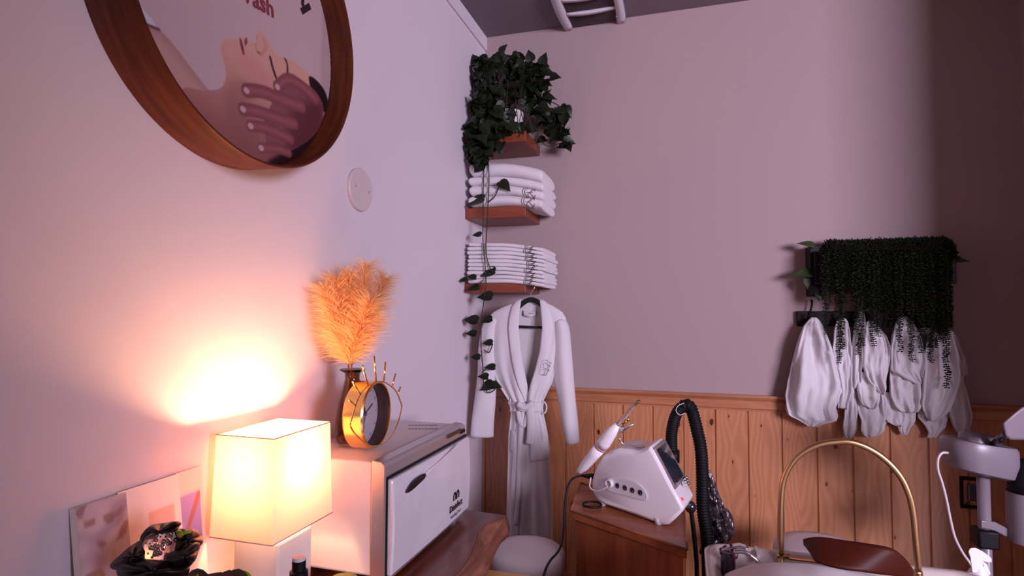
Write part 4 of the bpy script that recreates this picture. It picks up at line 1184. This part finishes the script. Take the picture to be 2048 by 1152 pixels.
# ------------------------------------------------------------------ round stools
def stool(name, c, r, zt, label):
    root = thing(name, (c[0], c[1], 0), label, 'stool')
    MB().lathe([(.001, -.085), (r-.012, -.085), (r, -.072), (r+.002, -.04), (r-.001, -.016), (r-.016, -.003), (r*.6, .004), (.001, .006)], (c[0], c[1], zt), 48).build('seat', M['stoolseat'], root)
    m = MB().tube([(c[0], c[1], .10), (c[0], c[1], zt-.085)], .022, 16); m.build('column', M['chrome'], root)
    for k in range(5):
        a = k*2*PI/5+.3; e = Vector((c[0]+.165*math.cos(a), c[1]+.165*math.sin(a), .06))
        MB().tube([(c[0], c[1], .11), e], .013, 8).build('leg', M['chrome'], root)
        MB().ellipsoid(e-Vector((0, 0, .03)), (.02, .02, .03)).build('caster', M['black'], root)


M['stoolseat'] = plain('white_vinyl', (.70, .62, .62), .55, nb=300, bs=.08)
stool('round_stool', (.462, -.78), .150, .500, 'round white padded stool below the robe, next to the slab desk')
sc_ = at(1638, 1096, 'Z', .52); stool('round_stool', (sc_.x, sc_.y-.0), .160, .535, 'round white padded stool behind the basin and gold arch')

# ------------------------------------------------------------------ wooden cabinet with facial machine
CT = .70
FL, FR, BR, BL = Vector((.661, -.899, CT)), Vector((1.065, -1.134, CT)), Vector((1.055, -.759, CT)), Vector((.634, -.546, CT))
cb_ = thing('wooden_cabinet', ((FL.x+BR.x)/2, (FL.y+BR.y)/2, 0), 'brown wooden side cabinet under the facial machine', 'cabinet')
up = Vector((0, 0, .028))
MB().prism([FL-up, FR-up, BR-up, BL-up], up).build('top', M['cabtop'], cb_, smooth=False, bevel=.003)
c0 = (FL+FR+BR+BL)/4; ins = [p+(c0-p).normalized()*.018 for p in (FL, FR, BR, BL)]
MB().prism([Vector((p.x, p.y, .04)) for p in ins], (0, 0, CT-.028-.04)).build('body', M['cab'], cb_, smooth=False, bevel=.002)
MB().prism([Vector((p.x, p.y, 0)) for p in [q+(c0-q).normalized()*.05 for q in (FL, FR, BR, BL)]], (0, 0, .04)).build('plinth', M['darkwood'], cb_, smooth=False)
# raised lip
lip = MB()
for a, b in ((FL, FR), (FR, BR), (BR, BL), (BL, FL)):
    lip.tube([a+Vector((0, 0, .001)), b+Vector((0, 0, .001))], .004, 6)
lip.build('edge_lip', M['cabtop'], cb_)

E1 = (FR-FL).normalized(); NB = Vector((-E1.y, E1.x, 0))      # into the room depth
P0 = at(1187, 1003, 'Z', CT+.012); ND = Vector((.20, 1, 0)).normalized()
def mp_(cx, cy, off=0.): return atp(1100+cx/3.0975, 780+cy/3.0975, P0, NB)+ND*off
fm = thing('facial_machine', P0+E1*.14+NB*.09-Vector((0, 0, .012)), 'white desktop facial machine with tilted screen on the wooden cabinet', 'facial machine')
prof = [(262, 640), (256, 600), (262, 540), (285, 480), (325, 415), (370, 380), (430, 362), (500, 372), (545, 378), (580, 366), (618, 350), (640, 378), (700, 490), (765, 620), (826, 735), (824, 752), (770, 808), (735, 838), (700, 843), (640, 822), (560, 792), (450, 752), (340, 714), (290, 688)]
DEP = .175
A = [mp_(x, y) for x, y in prof]; zmin = min(p.z for p in A)
m = MB(); nA = len(A); cA = sum(A, Vector())/nA
rows = [[p+(cA-p).normalized()*.012 for p in A], [p+ND*.010 for p in A], [p+ND*(DEP-.01) for p in A], [p+(cA-p).normalized()*.012+ND*DEP for p in A]]
m.grid(rows, True, True)
fb = m.build('body', M['white_pl'], fm, bevel=.006, seg=3, auto=50)
# recessed side plate with its buttons
sp_ = crom([(370, 540), (440, 545), (520, 565), (570, 600), (600, 645), (600, 675), (580, 684), (480, 655), (380, 628), (350, 600), (345, 560)], True, 4)
MB().prism([mp_(x, y, -.001) for x, y in sp_], -ND*.004).build('side_plate', M['white_pl2'], fm, smooth=False, bevel=.001)
bt_ = MB()
for bx_, by_ in ((420, 590), (467, 604), (513, 619), (562, 633)):
    c = mp_(bx_, by_, -.0062); V_ = Vector((0, 0, 1))
    for rr in (.0090, .0058): bt_.tube([c+E1*(rr*.85*math.cos(a))+V_*(rr*math.sin(a)) for a in np.linspace(0, 2*PI, 21)], .0009, 5)
    bt_.tube([c-E1*.004-V_*.004, c+E1*.004+V_*.004], .0014, 5); bt_.tube([c-E1*.004+V_*.001, c+E1*.002+V_*.005], .0010, 5)
bt_.build('button_icons', M['black'], fm)
MB().lathe([(.017, -.004), (.015, .016), (.012, .018), (.010, .010), (.001, .010)], mp_(378, 575, -.002), 24, Matrix((E1, Vector((0, 0, 1)), -NB)).transposed()).build('socket', M['white_pl2'], fm)
# slanted screen on the right face, spanning the depth
def onslope(u, w, o=.002):
    a, b = mp_(632, 362), mp_(790, 668); d_ = (b-a); nn = d_.normalized().cross(ND); nn = nn if nn.x > 0 else -nn
    return a+d_*u+ND*(DEP*w)+nn*o
MB().add([onslope(.02, .06), onslope(.86, .06), onslope(.86, .94), onslope(.02, .94)]+[onslope(.02, .06, .006), onslope(.86, .06, .006), onslope(.86, .94, .006), onslope(.02, .94, .006)],
         [(0, 1, 2, 3), (4, 5, 6, 7), (0, 1, 5, 4), (1, 2, 6, 5), (2, 3, 7, 6), (3, 0, 4, 7)]).build('screen_bezel', M['silver'], fm, smooth=False)
MB().add([onslope(.07, .12, .0068), onslope(.80, .12, .0068), onslope(.80, .88, .0068), onslope(.07, .88, .0068)], [(0, 1, 2, 3)]).build('screen', M['screen'], fm, smooth=False)
MB().ellipsoid(mp_(800, 690, .03)+E1*.004, (.006, .006, .006)).build('status_light', M['red_led'], fm)
for w in (.12, .85):
    MB().lathe([(.012, 0), (.014, .02)], mp_(700, 838)+ND*DEP*w-Vector((.02, 0, mp_(700, 838).z-CT)), 12).build('foot', M['white_pl2'], fm)
    MB().lathe([(.012, 0), (.014, .045)], Vector((mp_(300, 690).x, mp_(300, 690).y, CT+.001))+ND*DEP*w+E1*.012, 12).build('foot', M['white_pl2'], fm)
# connector posts at the far right side
for k in range(3):
    MB().tube([mp_(790+6*k, 600+18*k, .10), mp_(812+6*k, 585+18*k, .10)], .006, 8).build('nozzle_jack', M['chrome'], fm)

# handpiece resting in the rear holder
hp = thing('facial_handpiece', mp_(180, 515, -.01), 'white spray handpiece with clear glass tube leaning on the machine back', 'handpiece')
def hpx(x, y): return mp_(x, y, -.012)
ctr = [(172, 512), (196, 492), (222, 465), (280, 395), (318, 352), (345, 320), (385, 262), (428, 212)]
rad = [.0050, .013, .0185, .0215, .0225, .0240, .0215, .0095]
P = [hpx(*c) for c in ctr]; MB().tube(P[:5], rad[:5], 24).build('grip', M['white_pl'], hp)
MB().tube([P[4], P[4].lerp(P[5], .3)], .0238, 24).build('coral_ring', plain('coral_plastic', (.62, .30, .28), .4), hp)
MB().tube([P[4].lerp(P[5], .3)]+P[5:], [.0242, .0245, .0215, .0110], 24).build('nose_cone', M['white_pl'], hp)
MB().tube([hpx(432, 212), hpx(475, 150), hpx(520, 98), hpx(560, 60)], [.0085, .0085, .0065, .0035], 16).build('glass_tube', M['clear'], hp)
cp = MB(); a_, b_ = hpx(490, 140), hpx(556, 66); ax = (b_-a_); s1 = ax.cross(NB).normalized()
cp.tube([a_+ax*(i/60)+s1*(.0045*math.cos(i*.9)*(1-i/100))+NB*(.0045*math.sin(i*.9)*(1-i/100)) for i in range(61)], .0007, 5); cp.build('coil', M['chrome'], hp)
MB().tube([hpx(445, 215), hpx(480, 185)], .006, 12).ellipsoid(hpx(490, 178), (.008, .008, .009)).build('brass_tip', M['gold'], hp)
MB().add([hpx(440, 232), hpx(518, 202), hpx(525, 210), hpx(440, 268)], [(0, 1, 2, 3)]).build('steel_clip', M['silver'], hp, solid=.002)
MB().tube(spline([mp_(425, 300, .01), mp_(440, 340, .02), mp_(500, 362, .04), mp_(560, 372, .05)], 6), .0045, 8).build('hose_tail', M['silver'], hp)
MB().tube(spline([mp_(258, 538, -.008), mp_(258, 590, -.02), mp_(290, 614, -.022), mp_(340, 606, -.022), mp_(370, 585, -.02)], 6), .0024, 8).build('looped_lead', M['cordw'], hp)

# power cable and the black ring on the cabinet
pc_ = MB(); plug = [mp_(262, 542, .02), mp_(235, 543, .02), mp_(205, 540, .02), mp_(180, 538, .02)]
pw = thing('power_cable', (.62, -.95, .0), 'black power cable running from the facial machine down past the stool', 'cable')
MB().tube(plug, [.010, .010, .007, .004], 10).build('plug', M['black'], pw)
path = [plug[-1]]+[at(x, y, 'D', D) for x, y, D in ((1146, 957, 2.12), (1135, 975, 2.10), (1130, 1010, 2.08), (1127, 1060, 2.05), (1119, 1098, 1.95), (1100, 1122, 1.85), (1088, 1150, 1.78), (1070, 1230, 1.75))]
path.append(Vector((path[-1].x, path[-1].y, .01)))
MB().tube(spline(path, 8), .0042, 8).build('cord', M['black'], pw)
rg_ = MB(); rc = at(1184, 1009, 'Z', CT+.009)
rg_.tube([rc+Vector((.034*math.cos(a), .034*math.sin(a), .001*math.sin(2*a))) for a in np.linspace(0, 2*PI, 40)], .0042, 8)
tag(rg_.build('hair_elastic', M['black']), 'black elastic ring lying on the wooden cabinet by the machine', 'hair tie')

# ------------------------------------------------------------------ black corrugated hose arm and foil bag
HYP = -.70
hs = thing('suction_arm', (at(1408, 1100, 'Y', HYP).x, HYP, 0), 'black corrugated suction hose arching up behind the facial machine', 'hose')
def corr(pts, r, amp, step):
    P = spline([at(x, y, 'Y', HYP+d_) for x, y, d_ in pts], 14); out = []; rr = []; L = 0
    for a, b in zip(P, P[1:]):
        n_ = max(2, int((b-a).length/step*4))
        for k in range(n_): q = a.lerp(b, k/n_); out.append(q)
    acc = 0
    for i, q in enumerate(out):
        if i: acc += (q-out[i-1]).length
        rr.append(r+amp*math.cos(acc/step*2*PI))
    return out, rr
P_, r_ = corr([(1346, 922, 0), (1343, 890, 0), (1344, 860, 0), (1352, 830, 0), (1365, 812, 0)], .0215, .0012, .009)
MB().tube(P_, r_, 20).build('padded_sleeve', M['black_rib'], hs)
P_, r_ = corr([(1364, 814, 0), (1374, 810, .0), (1384, 822, .01), (1394, 860, .01), (1402, 900, .01), (1405, 960, .01), (1406, 1020, .01), (1414, 1080, .01), (1418, 1200, .01)], .0225, .0022, .0105)
P_.append(Vector((P_[-1].x, P_[-1].y, .02))); r_.append(.022)
MB().tube(P_, r_, 20).build('corrugated_hose', M['black_rib'], hs)
MB().tube([at(1346, 900, 'Y', HYP), at(1346, 924, 'Y', HYP)], .0245, 20).build('cuff', M['black'], hs)
MB().tube([at(1348, 922, 'Y', HYP), at(1349, 940, 'Y', HYP)], .010, 12).tube([at(1345, 934, 'Y', HYP), at(1358, 934, 'Y', HYP)], .005, 8).build('elbow_joint', M['dchrome'], hs)
MB().tube(spline([at(1368, 806, 'Y', HYP-.02), at(1356, 812, 'Y', HYP-.028), at(1352, 822, 'Y', HYP-.03), at(1360, 830, 'Y', HYP-.028), at(1370, 826, 'Y', HYP-.02)], 6), .0016, 6).build('wire_tie', M['cordw'], hs)
sd = thing('floor_stand', (at(1385, 1100, 'Y', -.80).x, -.80, 0), 'thin black stand with ball joint beside the wooden cabinet', 'stand')
MB().tube(spline([at(1382, 1020, 'Y', -.80), at(1387, 1060, 'Y', -.80), at(1392, 1110, 'Y', -.80), at(1394, 1160, 'Y', -.80), Vector((at(1394, 1160, 'Y', -.8).x, -.8, .02))], 6), .008, 10).build('rod', M['black'], sd)
MB().ellipsoid(at(1381, 1014, 'Y', -.81), (.020, .020, .022)).build('ball_joint', M['dchrome'], sd)
MB().lathe([(.001, 0), (.11, 0), (.11, .012), (.02, .02)], (at(1394, 1160, 'Y', -.8).x, -.8, 0), 32).build('foot_disc', M['black'], sd)
# crumpled foil bag
rows = []
BG = [(928, 1400, 1408), (945, 1402, 1422), (975, 1404, 1434), (1005, 1406, 1447), (1030, 1408, 1464), (1050, 1408, 1468), (1072, 1410, 1463), (1090, 1404, 1446), (1104, 1398, 1418)]
NYB = 46
for j in range(NYB+1):
    py = 928+(1104-928)*j/NYB; xl, xr = interp(BG, py); A_ = at(xl, py, 'Y', -.63); B_ = at(xr, py, 'Y', -.63); c = (A_+B_)/2; a = (B_.x-A_.x)/2; row = []
    for k in range(48):
        th = 2*PI*k/48; cz = noise.noise(Vector((math.cos(th)*2.5, math.sin(th)*2.5, py*.05)))*.030+noise.noise(Vector((math.cos(th)*6, math.sin(th)*6, py*.13)))*.014
        f = max(.25, 1+cz/.05); row.append((c.x+a*math.cos(th)*(1+cz*4), -.63-(.016+.030*min(1, a/.05))*math.sin(th)*f, A_.z+cz*.25))
    rows.append(row)
tag(MB().grid(rows, True, True).build('foil_bag', M['foil'], smooth=False), 'crumpled dark silver foil bag hanging beside the black hose', 'bag')

# ------------------------------------------------------------------ wash basin with gold arch
BZ = .752
bs = thing('wash_basin', (1.45, -1.5, 0), 'beige shampoo basin in front of the pine wall', 'basin')
def rrect(x0, x1, y0, y1, r, z_, n=8):
    out = []
    for cx, cy, a0_ in ((x1-r, y1-r, 0), (x0+r, y1-r, PI/2), (x0+r, y0+r, PI), (x1-r, y0+r, 3*PI/2)):
        for k in range(n+1):
            a = a0_+PI/2*k/n; out.append((cx+r*math.cos(a), cy+r*math.sin(a), z_))
    return out
bx0, bx1, by0, by1 = 1.112, 1.800, -1.95, -1.185
def rr(o, z_, rad): return rrect(bx0+o, bx1-o, by0+o, by1-o, max(rad, .01), z_)
MB().grid([rr(.10, .40, .12), rr(.02, .62, .08), rr(.0, .735, .06), rr(.0, BZ-.004, .06), rr(.006, BZ, .056), rr(.022, BZ, .05), rr(.030, BZ-.006, .045), rr(.045, BZ-.04, .06), rr(.10, BZ-.13, .10), rr(.20, BZ-.17, .10), rr(.28, BZ-.175, .05)], True, True).build('bowl', M['basin'], bs, auto=60)
MB().box((1.30, -1.70, .0), (1.60, -1.35, .42)).build('pedestal', M['basin'], bs, bevel=.02)
for y_ in (1,):
    a_, b_ = at(1512, 1093, 'Z', BZ+.001), at(1505, 1110, 'Z', BZ-.01)
    MB().box((a_.x-.004, a_.y-.06, BZ-.02), (a_.x+.004, a_.y, BZ+.002)).build('seam_strip', M['white_pl2'], bs, smooth=False)
fc = thing('mixer_tap', at(1455, 1110, 'Z', BZ-.06), 'dark chrome mixer tap at the left end of the basin', 'tap')
q0 = at(1456, 1118, 'Y', -1.30)
MB().tube([(q0.x, q0.y, BZ-.09), (q0.x, q0.y, q0.z+.012)], .019, 20).lathe([(.022, 0), (.022, .010), (.001, .014)], (q0.x, q0.y, q0.z+.012), 20).build('tap_body', M['dchrome'], fc, auto=40)
MB().prism([at(x, y, 'Y', -1.305) for x, y in ((1437, 1104), (1452, 1096), (1480, 1092), (1499, 1098), (1478, 1103), (1458, 1107), (1442, 1109))], (0, .026, 0)).build('lever', M['chrome'], fc, bevel=.003)
P_ = spline([at(x, y, 'Y', -1.33) for x, y in ((1468, 1104), (1485, 1103), (1500, 1110), (1514, 1122), (1522, 1134))], 12); rr_ = [.0055+.0008*(i % 2) for i in range(len(P_))]
MB().tube(P_, rr_, 10).build('spray_hose', M['chrome'], fc)
MB().ellipsoid(at(1470, 1111, 'Y', -1.325), (.008, .008, .010)).build('spout_cap', plain('plum_plastic', (.12, .03, .06), .3), fc)
ga = thing('gold_arch', (1.48, -1.232, BZ), 'brushed gold water arch standing over the shampoo basin', 'water arch')
ap = [(1562, 1110), (1561, 1060), (1562, 1000), (1567, 960), (1582, 928), (1604, 906), (1636, 890), (1670, 884), (1700, 884), (1735, 896), (1770, 919), (1800, 952), (1818, 990), (1827, 1030), (1832, 1085), (1837, 1142)]
MB().tube(spline([at(x, y, 'Y', -1.232) for x, y in ap], 8), .0082, 16).build('arch_tube', M['bgold'], ga)
la, lb = at(1562, 1112, 'Y', -1.232), at(1837, 1146, 'Y', -1.232)
MB().tube([la-Vector((.010, 0, 0)), la+Vector((.020, 0, 0))], .0075, 14).tube([la, Vector((la.x, la.y, BZ-.04))], .008, 12).build('end_fitting', M['bgold'], ga)
MB().tube([lb-Vector((.012, 0, 0)), lb+Vector((.008, 0, 0))], .0075, 14).tube([lb, Vector((lb.x, lb.y, BZ-.04))], .008, 12).build('end_fitting', M['bgold'], ga)
MB().tube([la+Vector((.018, -.01, 0)), lb+Vector((-.01, -.01, 0))], .0045, 10).build('cross_pipe', M['bgold'], ga)
# brown neck rest: curved upright shield
nk = MB(); rows = []
top_ = crom([(1608, 1078), (1640, 1075), (1690, 1082), (1740, 1089), (1780, 1096), (1800, 1108), (1818, 1128), (1828, 1146)], False, 6)
bot_ = crom([(1610, 1090), (1620, 1106), (1632, 1122), (1668, 1134), (1710, 1142), (1750, 1147), (1790, 1151), (1826, 1154)], False, 6)
n_ = len(top_)
for j in range(9):
    v = j/8; row = []
    for i in range(n_):
        u = i/(n_-1); x = top_[i][0]*(1-v)+bot_[i][0]*v; y = top_[i][1]*(1-v)+bot_[i][1]*v
        row.append(at(x, y, 'Y', -1.27-.05*math.sin(PI*u)-.05*v*math.sin(PI*u)))
    rows.append(row)
tag(nk.grid(rows).build('neck_rest', M['brown_sh'], None, solid=.007), 'curved glossy brown neck rest standing on the basin edge', 'neck rest')
# white towel bolster in the basin
rows = []
for j in range(33):
    v = j/32; row = []
    for i in range(41):
        u = i/40; x = 1.150+(1.715-1.150)*u; y = -1.86+(-1.335+1.86)*v
        e = min(1, (1-abs(2*u-1)**4))*min(1, (1-abs(2*v-1)**4)); h = .085*max(0, e)**.5
        tl = interp([(0, .0), (.12, .018), (.35, .022), (.7, .006), (1, -.012)], u)[0]
        row.append((x, y, BZ-.034+h+tl*e+.004*noise.noise(Vector((x*12, y*12, 0)))*e))
    rows.append(row)
tag(MB().grid(rows).grid([[(p[0], p[1], BZ-.075 if 0 < i < 40 and 0 < j < 32 else p[2]) for i, p in enumerate(r)] for j, r in enumerate(rows)]).build('towel_bolster', M['terry'], None), 'plump white towel cushion filling the front of the basin', 'cushion')

# ------------------------------------------------------------------ facial steamer at the right
SD = 2.0
def sx(x, y, D=SD): return at(x, y, 'D', D)
sm = thing('facial_steamer', (sx(1962, 1100).x, sx(1962, 1100).y, 0), 'white facial steamer on a pole stand at the right', 'steamer')
# head unit: lofted stadium shape
R3 = Matrix((RT, -FW, UP)).transposed()
def slab_px(poly_t, D0, D1, name, mat, parent, bev=.008):
    A = [sx(x, y, D0) for x, y in poly_t]; B = [sx(x, y, D1) for x, y in poly_t]; c = sum(A, Vector())/len(A)
    m = MB(); m.grid([A, B], True, True); return m.build(name, mat, parent, bevel=bev, seg=3, auto=50)
# tank: ellipse footprint in plan lofted between lower and upper outlines
cx_, cyb = sx(1957, 945), None
def ring_px(xa, xb, y, tilt, dep):
    A = sx(xa, y); B = sx(xb, y+tilt); c = (A+B)/2; a = (B-A)/2; n = 40; out = []
    fw = Vector((FW.x, FW.y, 0)).normalized()
    for k in range(n):
        t_ = 2*PI*k/n; cc, ss = math.cos(t_), math.sin(t_)
        out.append(c+a*(abs(cc)**.75*(1 if cc > 0 else -1))+fw*(dep*abs(ss)**.75*(1 if ss > 0 else -1)))
    return out
rows = [ring_px(1910, 2005, 937, 22, .05), ring_px(1899, 2016, 930, 24, .075), ring_px(1893, 2021, 905, 22, .085), ring_px(1893, 2020, 882, 18, .085), ring_px(1898, 2016, 874, 18, .08)]
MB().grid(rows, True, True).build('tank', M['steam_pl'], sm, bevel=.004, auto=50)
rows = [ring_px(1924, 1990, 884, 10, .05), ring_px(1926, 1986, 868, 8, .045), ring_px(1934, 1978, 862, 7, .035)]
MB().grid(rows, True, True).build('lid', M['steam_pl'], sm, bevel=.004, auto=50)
a_, b_ = sx(1984, 893, 1.95), sx(2012, 868, 1.87)
MB().tube([a_, b_], .0125, 18).build('arm_tube', M['dchrome'], sm)
MB().lathe([(.019, -.012), (.019, .004), (.013, .006)], a_, 20, None).build('arm_collar', M['silver'], sm)
hd3 = [(2005, 846), (2028, 826), (2044, 814), (2068, 806), (2084, 830), (2078, 868), (2050, 880), (2020, 880), (2010, 872)]
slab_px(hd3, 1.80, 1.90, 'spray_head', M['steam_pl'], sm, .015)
pp0 = sx(1966, 950); pz = Vector((pp0.x, pp0.y, 0))
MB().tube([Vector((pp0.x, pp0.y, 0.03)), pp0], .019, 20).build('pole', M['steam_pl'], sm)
j0 = sx(1970, 1072)
MB().box((pz.x-.032, pz.y-.032, j0.z-.033), (pz.x+.032, pz.y+.032, j0.z+.030)).build('height_knob', M['black'], sm, bevel=.008)
slab_px([(1962, 1040), (1990, 1044), (2056, 1078), (2056, 1096), (1990, 1062), (1962, 1056)], 1.96, 2.00, 'side_arm', M['steam_pl'], sm, .004)
for k in range(5):
    a = k*2*PI/5; e = Vector((pz.x+.2*math.cos(a), pz.y+.2*math.sin(a), .05))
    MB().tube([pz+Vector((0, 0, .07)), e], .013, 8).build('leg', M['steam_pl'], sm); MB().ellipsoid(e-Vector((0, 0, .025)), (.02, .02, .025)).build('caster', M['black'], sm)
gm = MB()
for k in range(5): gm.tube([sx(1897, 892+k*7, 1.955), sx(1905, 894+k*7, 1.925)], .0012, 5)
gm.build('side_marks', M['dchrome'], sm)
cdw = thing('electric_cable', sx(1950, 1140, 1.9), 'thin white cord looping down from the steamer tank', 'cord')
MB().tube(spline([sx(x, y, 1.95) for x, y in ((1896, 906), (1884, 906), (1876, 918), (1876, 940), (1884, 965), (1893, 1000), (1901, 1040), (1910, 1075), (1925, 1105), (1942, 1130), (1955, 1160))]+[Vector((sx(1955, 1160, 1.95).x, sx(1955, 1160, 1.95).y, .02))], 8), .0042, 8).build('lead', M['cordw'], cdw)
# second device at the frame edge
dv = thing('device_canister', (sx(2048, 1085, 1.95).x, sx(2048, 1085, 1.95).y, sx(2040, 1084, 1.95).z), 'pale cylinder canister with dark dome on the steamer side arm at the frame edge', 'canister')
q0 = sx(2050, 1084, 1.95); q1 = sx(2050, 985, 1.95)
MB().lathe([(.001, 0), (.048, 0), (.050, .01), (.048, q1.z-q0.z)], q0, 32).build('cylinder', M['steam_pl'], dv, auto=40)
MB().lathe([(.046, 0), (.047, .03), (.040, .07), (.025, .10), (.001, .115)], q1, 32).build('dome', M['black'], dv)
# wall outlet box
ob = thing('outlet_frame', (2.245, -.016, .61), 'dark metal outlet frame on the pine wall behind the steamer pole', 'outlet')
MB().box((2.195, -.024, .585), (2.29, -.017, .60)).box((2.195, -.024, .60), (2.207, -.017, .71)).box((2.278, -.024, .60), (2.29, -.017, .71)).box((2.195, -.024, .705), (2.29, -.017, .72)).build('frame', M['black'], ob, smooth=False, bevel=.001)
MB().box((2.222, -.030, .62), (2.265, -.017, .69)).build('cover', M['dchrome'], ob, smooth=False, bevel=.003)

# spray bottle
D_ = 1.62; sb = thing('spray_bottle', (sx(1958, 1190, D_).x, sx(1958, 1190, D_).y, .0), 'white trigger spray bottle at the lower right beside the basin', 'bottle')
q = sx(1957, 1152, D_)
MB().lathe([(.001, -.20), (.036, -.20), (.038, -.06), (.034, -.01), (.016, .022), (.014, .030)], q, 28).build('bottle_body', M['white_pl'], sb, auto=50)
def sp_poly(pts, d0, d1, name, bev=.003):
    A = [sx(x, y, d0) for x, y in pts]; B = [sx(x, y, d1) for x, y in pts]; MB().grid([A, B], True, True).build(name, M['white_pl'], sb, bevel=bev, seg=2, auto=50)
sp_poly([(1944, 1146), (1940, 1115), (1936, 1103), (1940, 1096), (1950, 1095), (1966, 1103), (1983, 1116), (1984, 1125), (1974, 1125), (1966, 1122), (1966, 1134), (1968, 1146)], D_-.012, D_+.012, 'trigger_head')
sp_poly([(1965, 1122), (1974, 1128), (1982, 1149), (1977, 1150), (1968, 1136)], D_-.006, D_+.006, 'trigger', .002)
# side cart carrying the spray bottle, its top just below the frame
ct = thing('side_cart', (q.x, q.y, 0), 'white side cart under the spray bottle, below the frame', 'cart')
zc = q.z-.20
MB().box((q.x-.12, q.y-.12, zc-.02), (q.x+.12, q.y+.12, zc)).build('shelf', M['white_pl2'], ct, bevel=.004)
for dx_ in (-.1, .1):
    for dy_ in (-.1, .1): MB().tube([(q.x+dx_, q.y+dy_, 0), (q.x+dx_, q.y+dy_, zc-.02)], .008, 8).build('leg', M['silver'], ct)
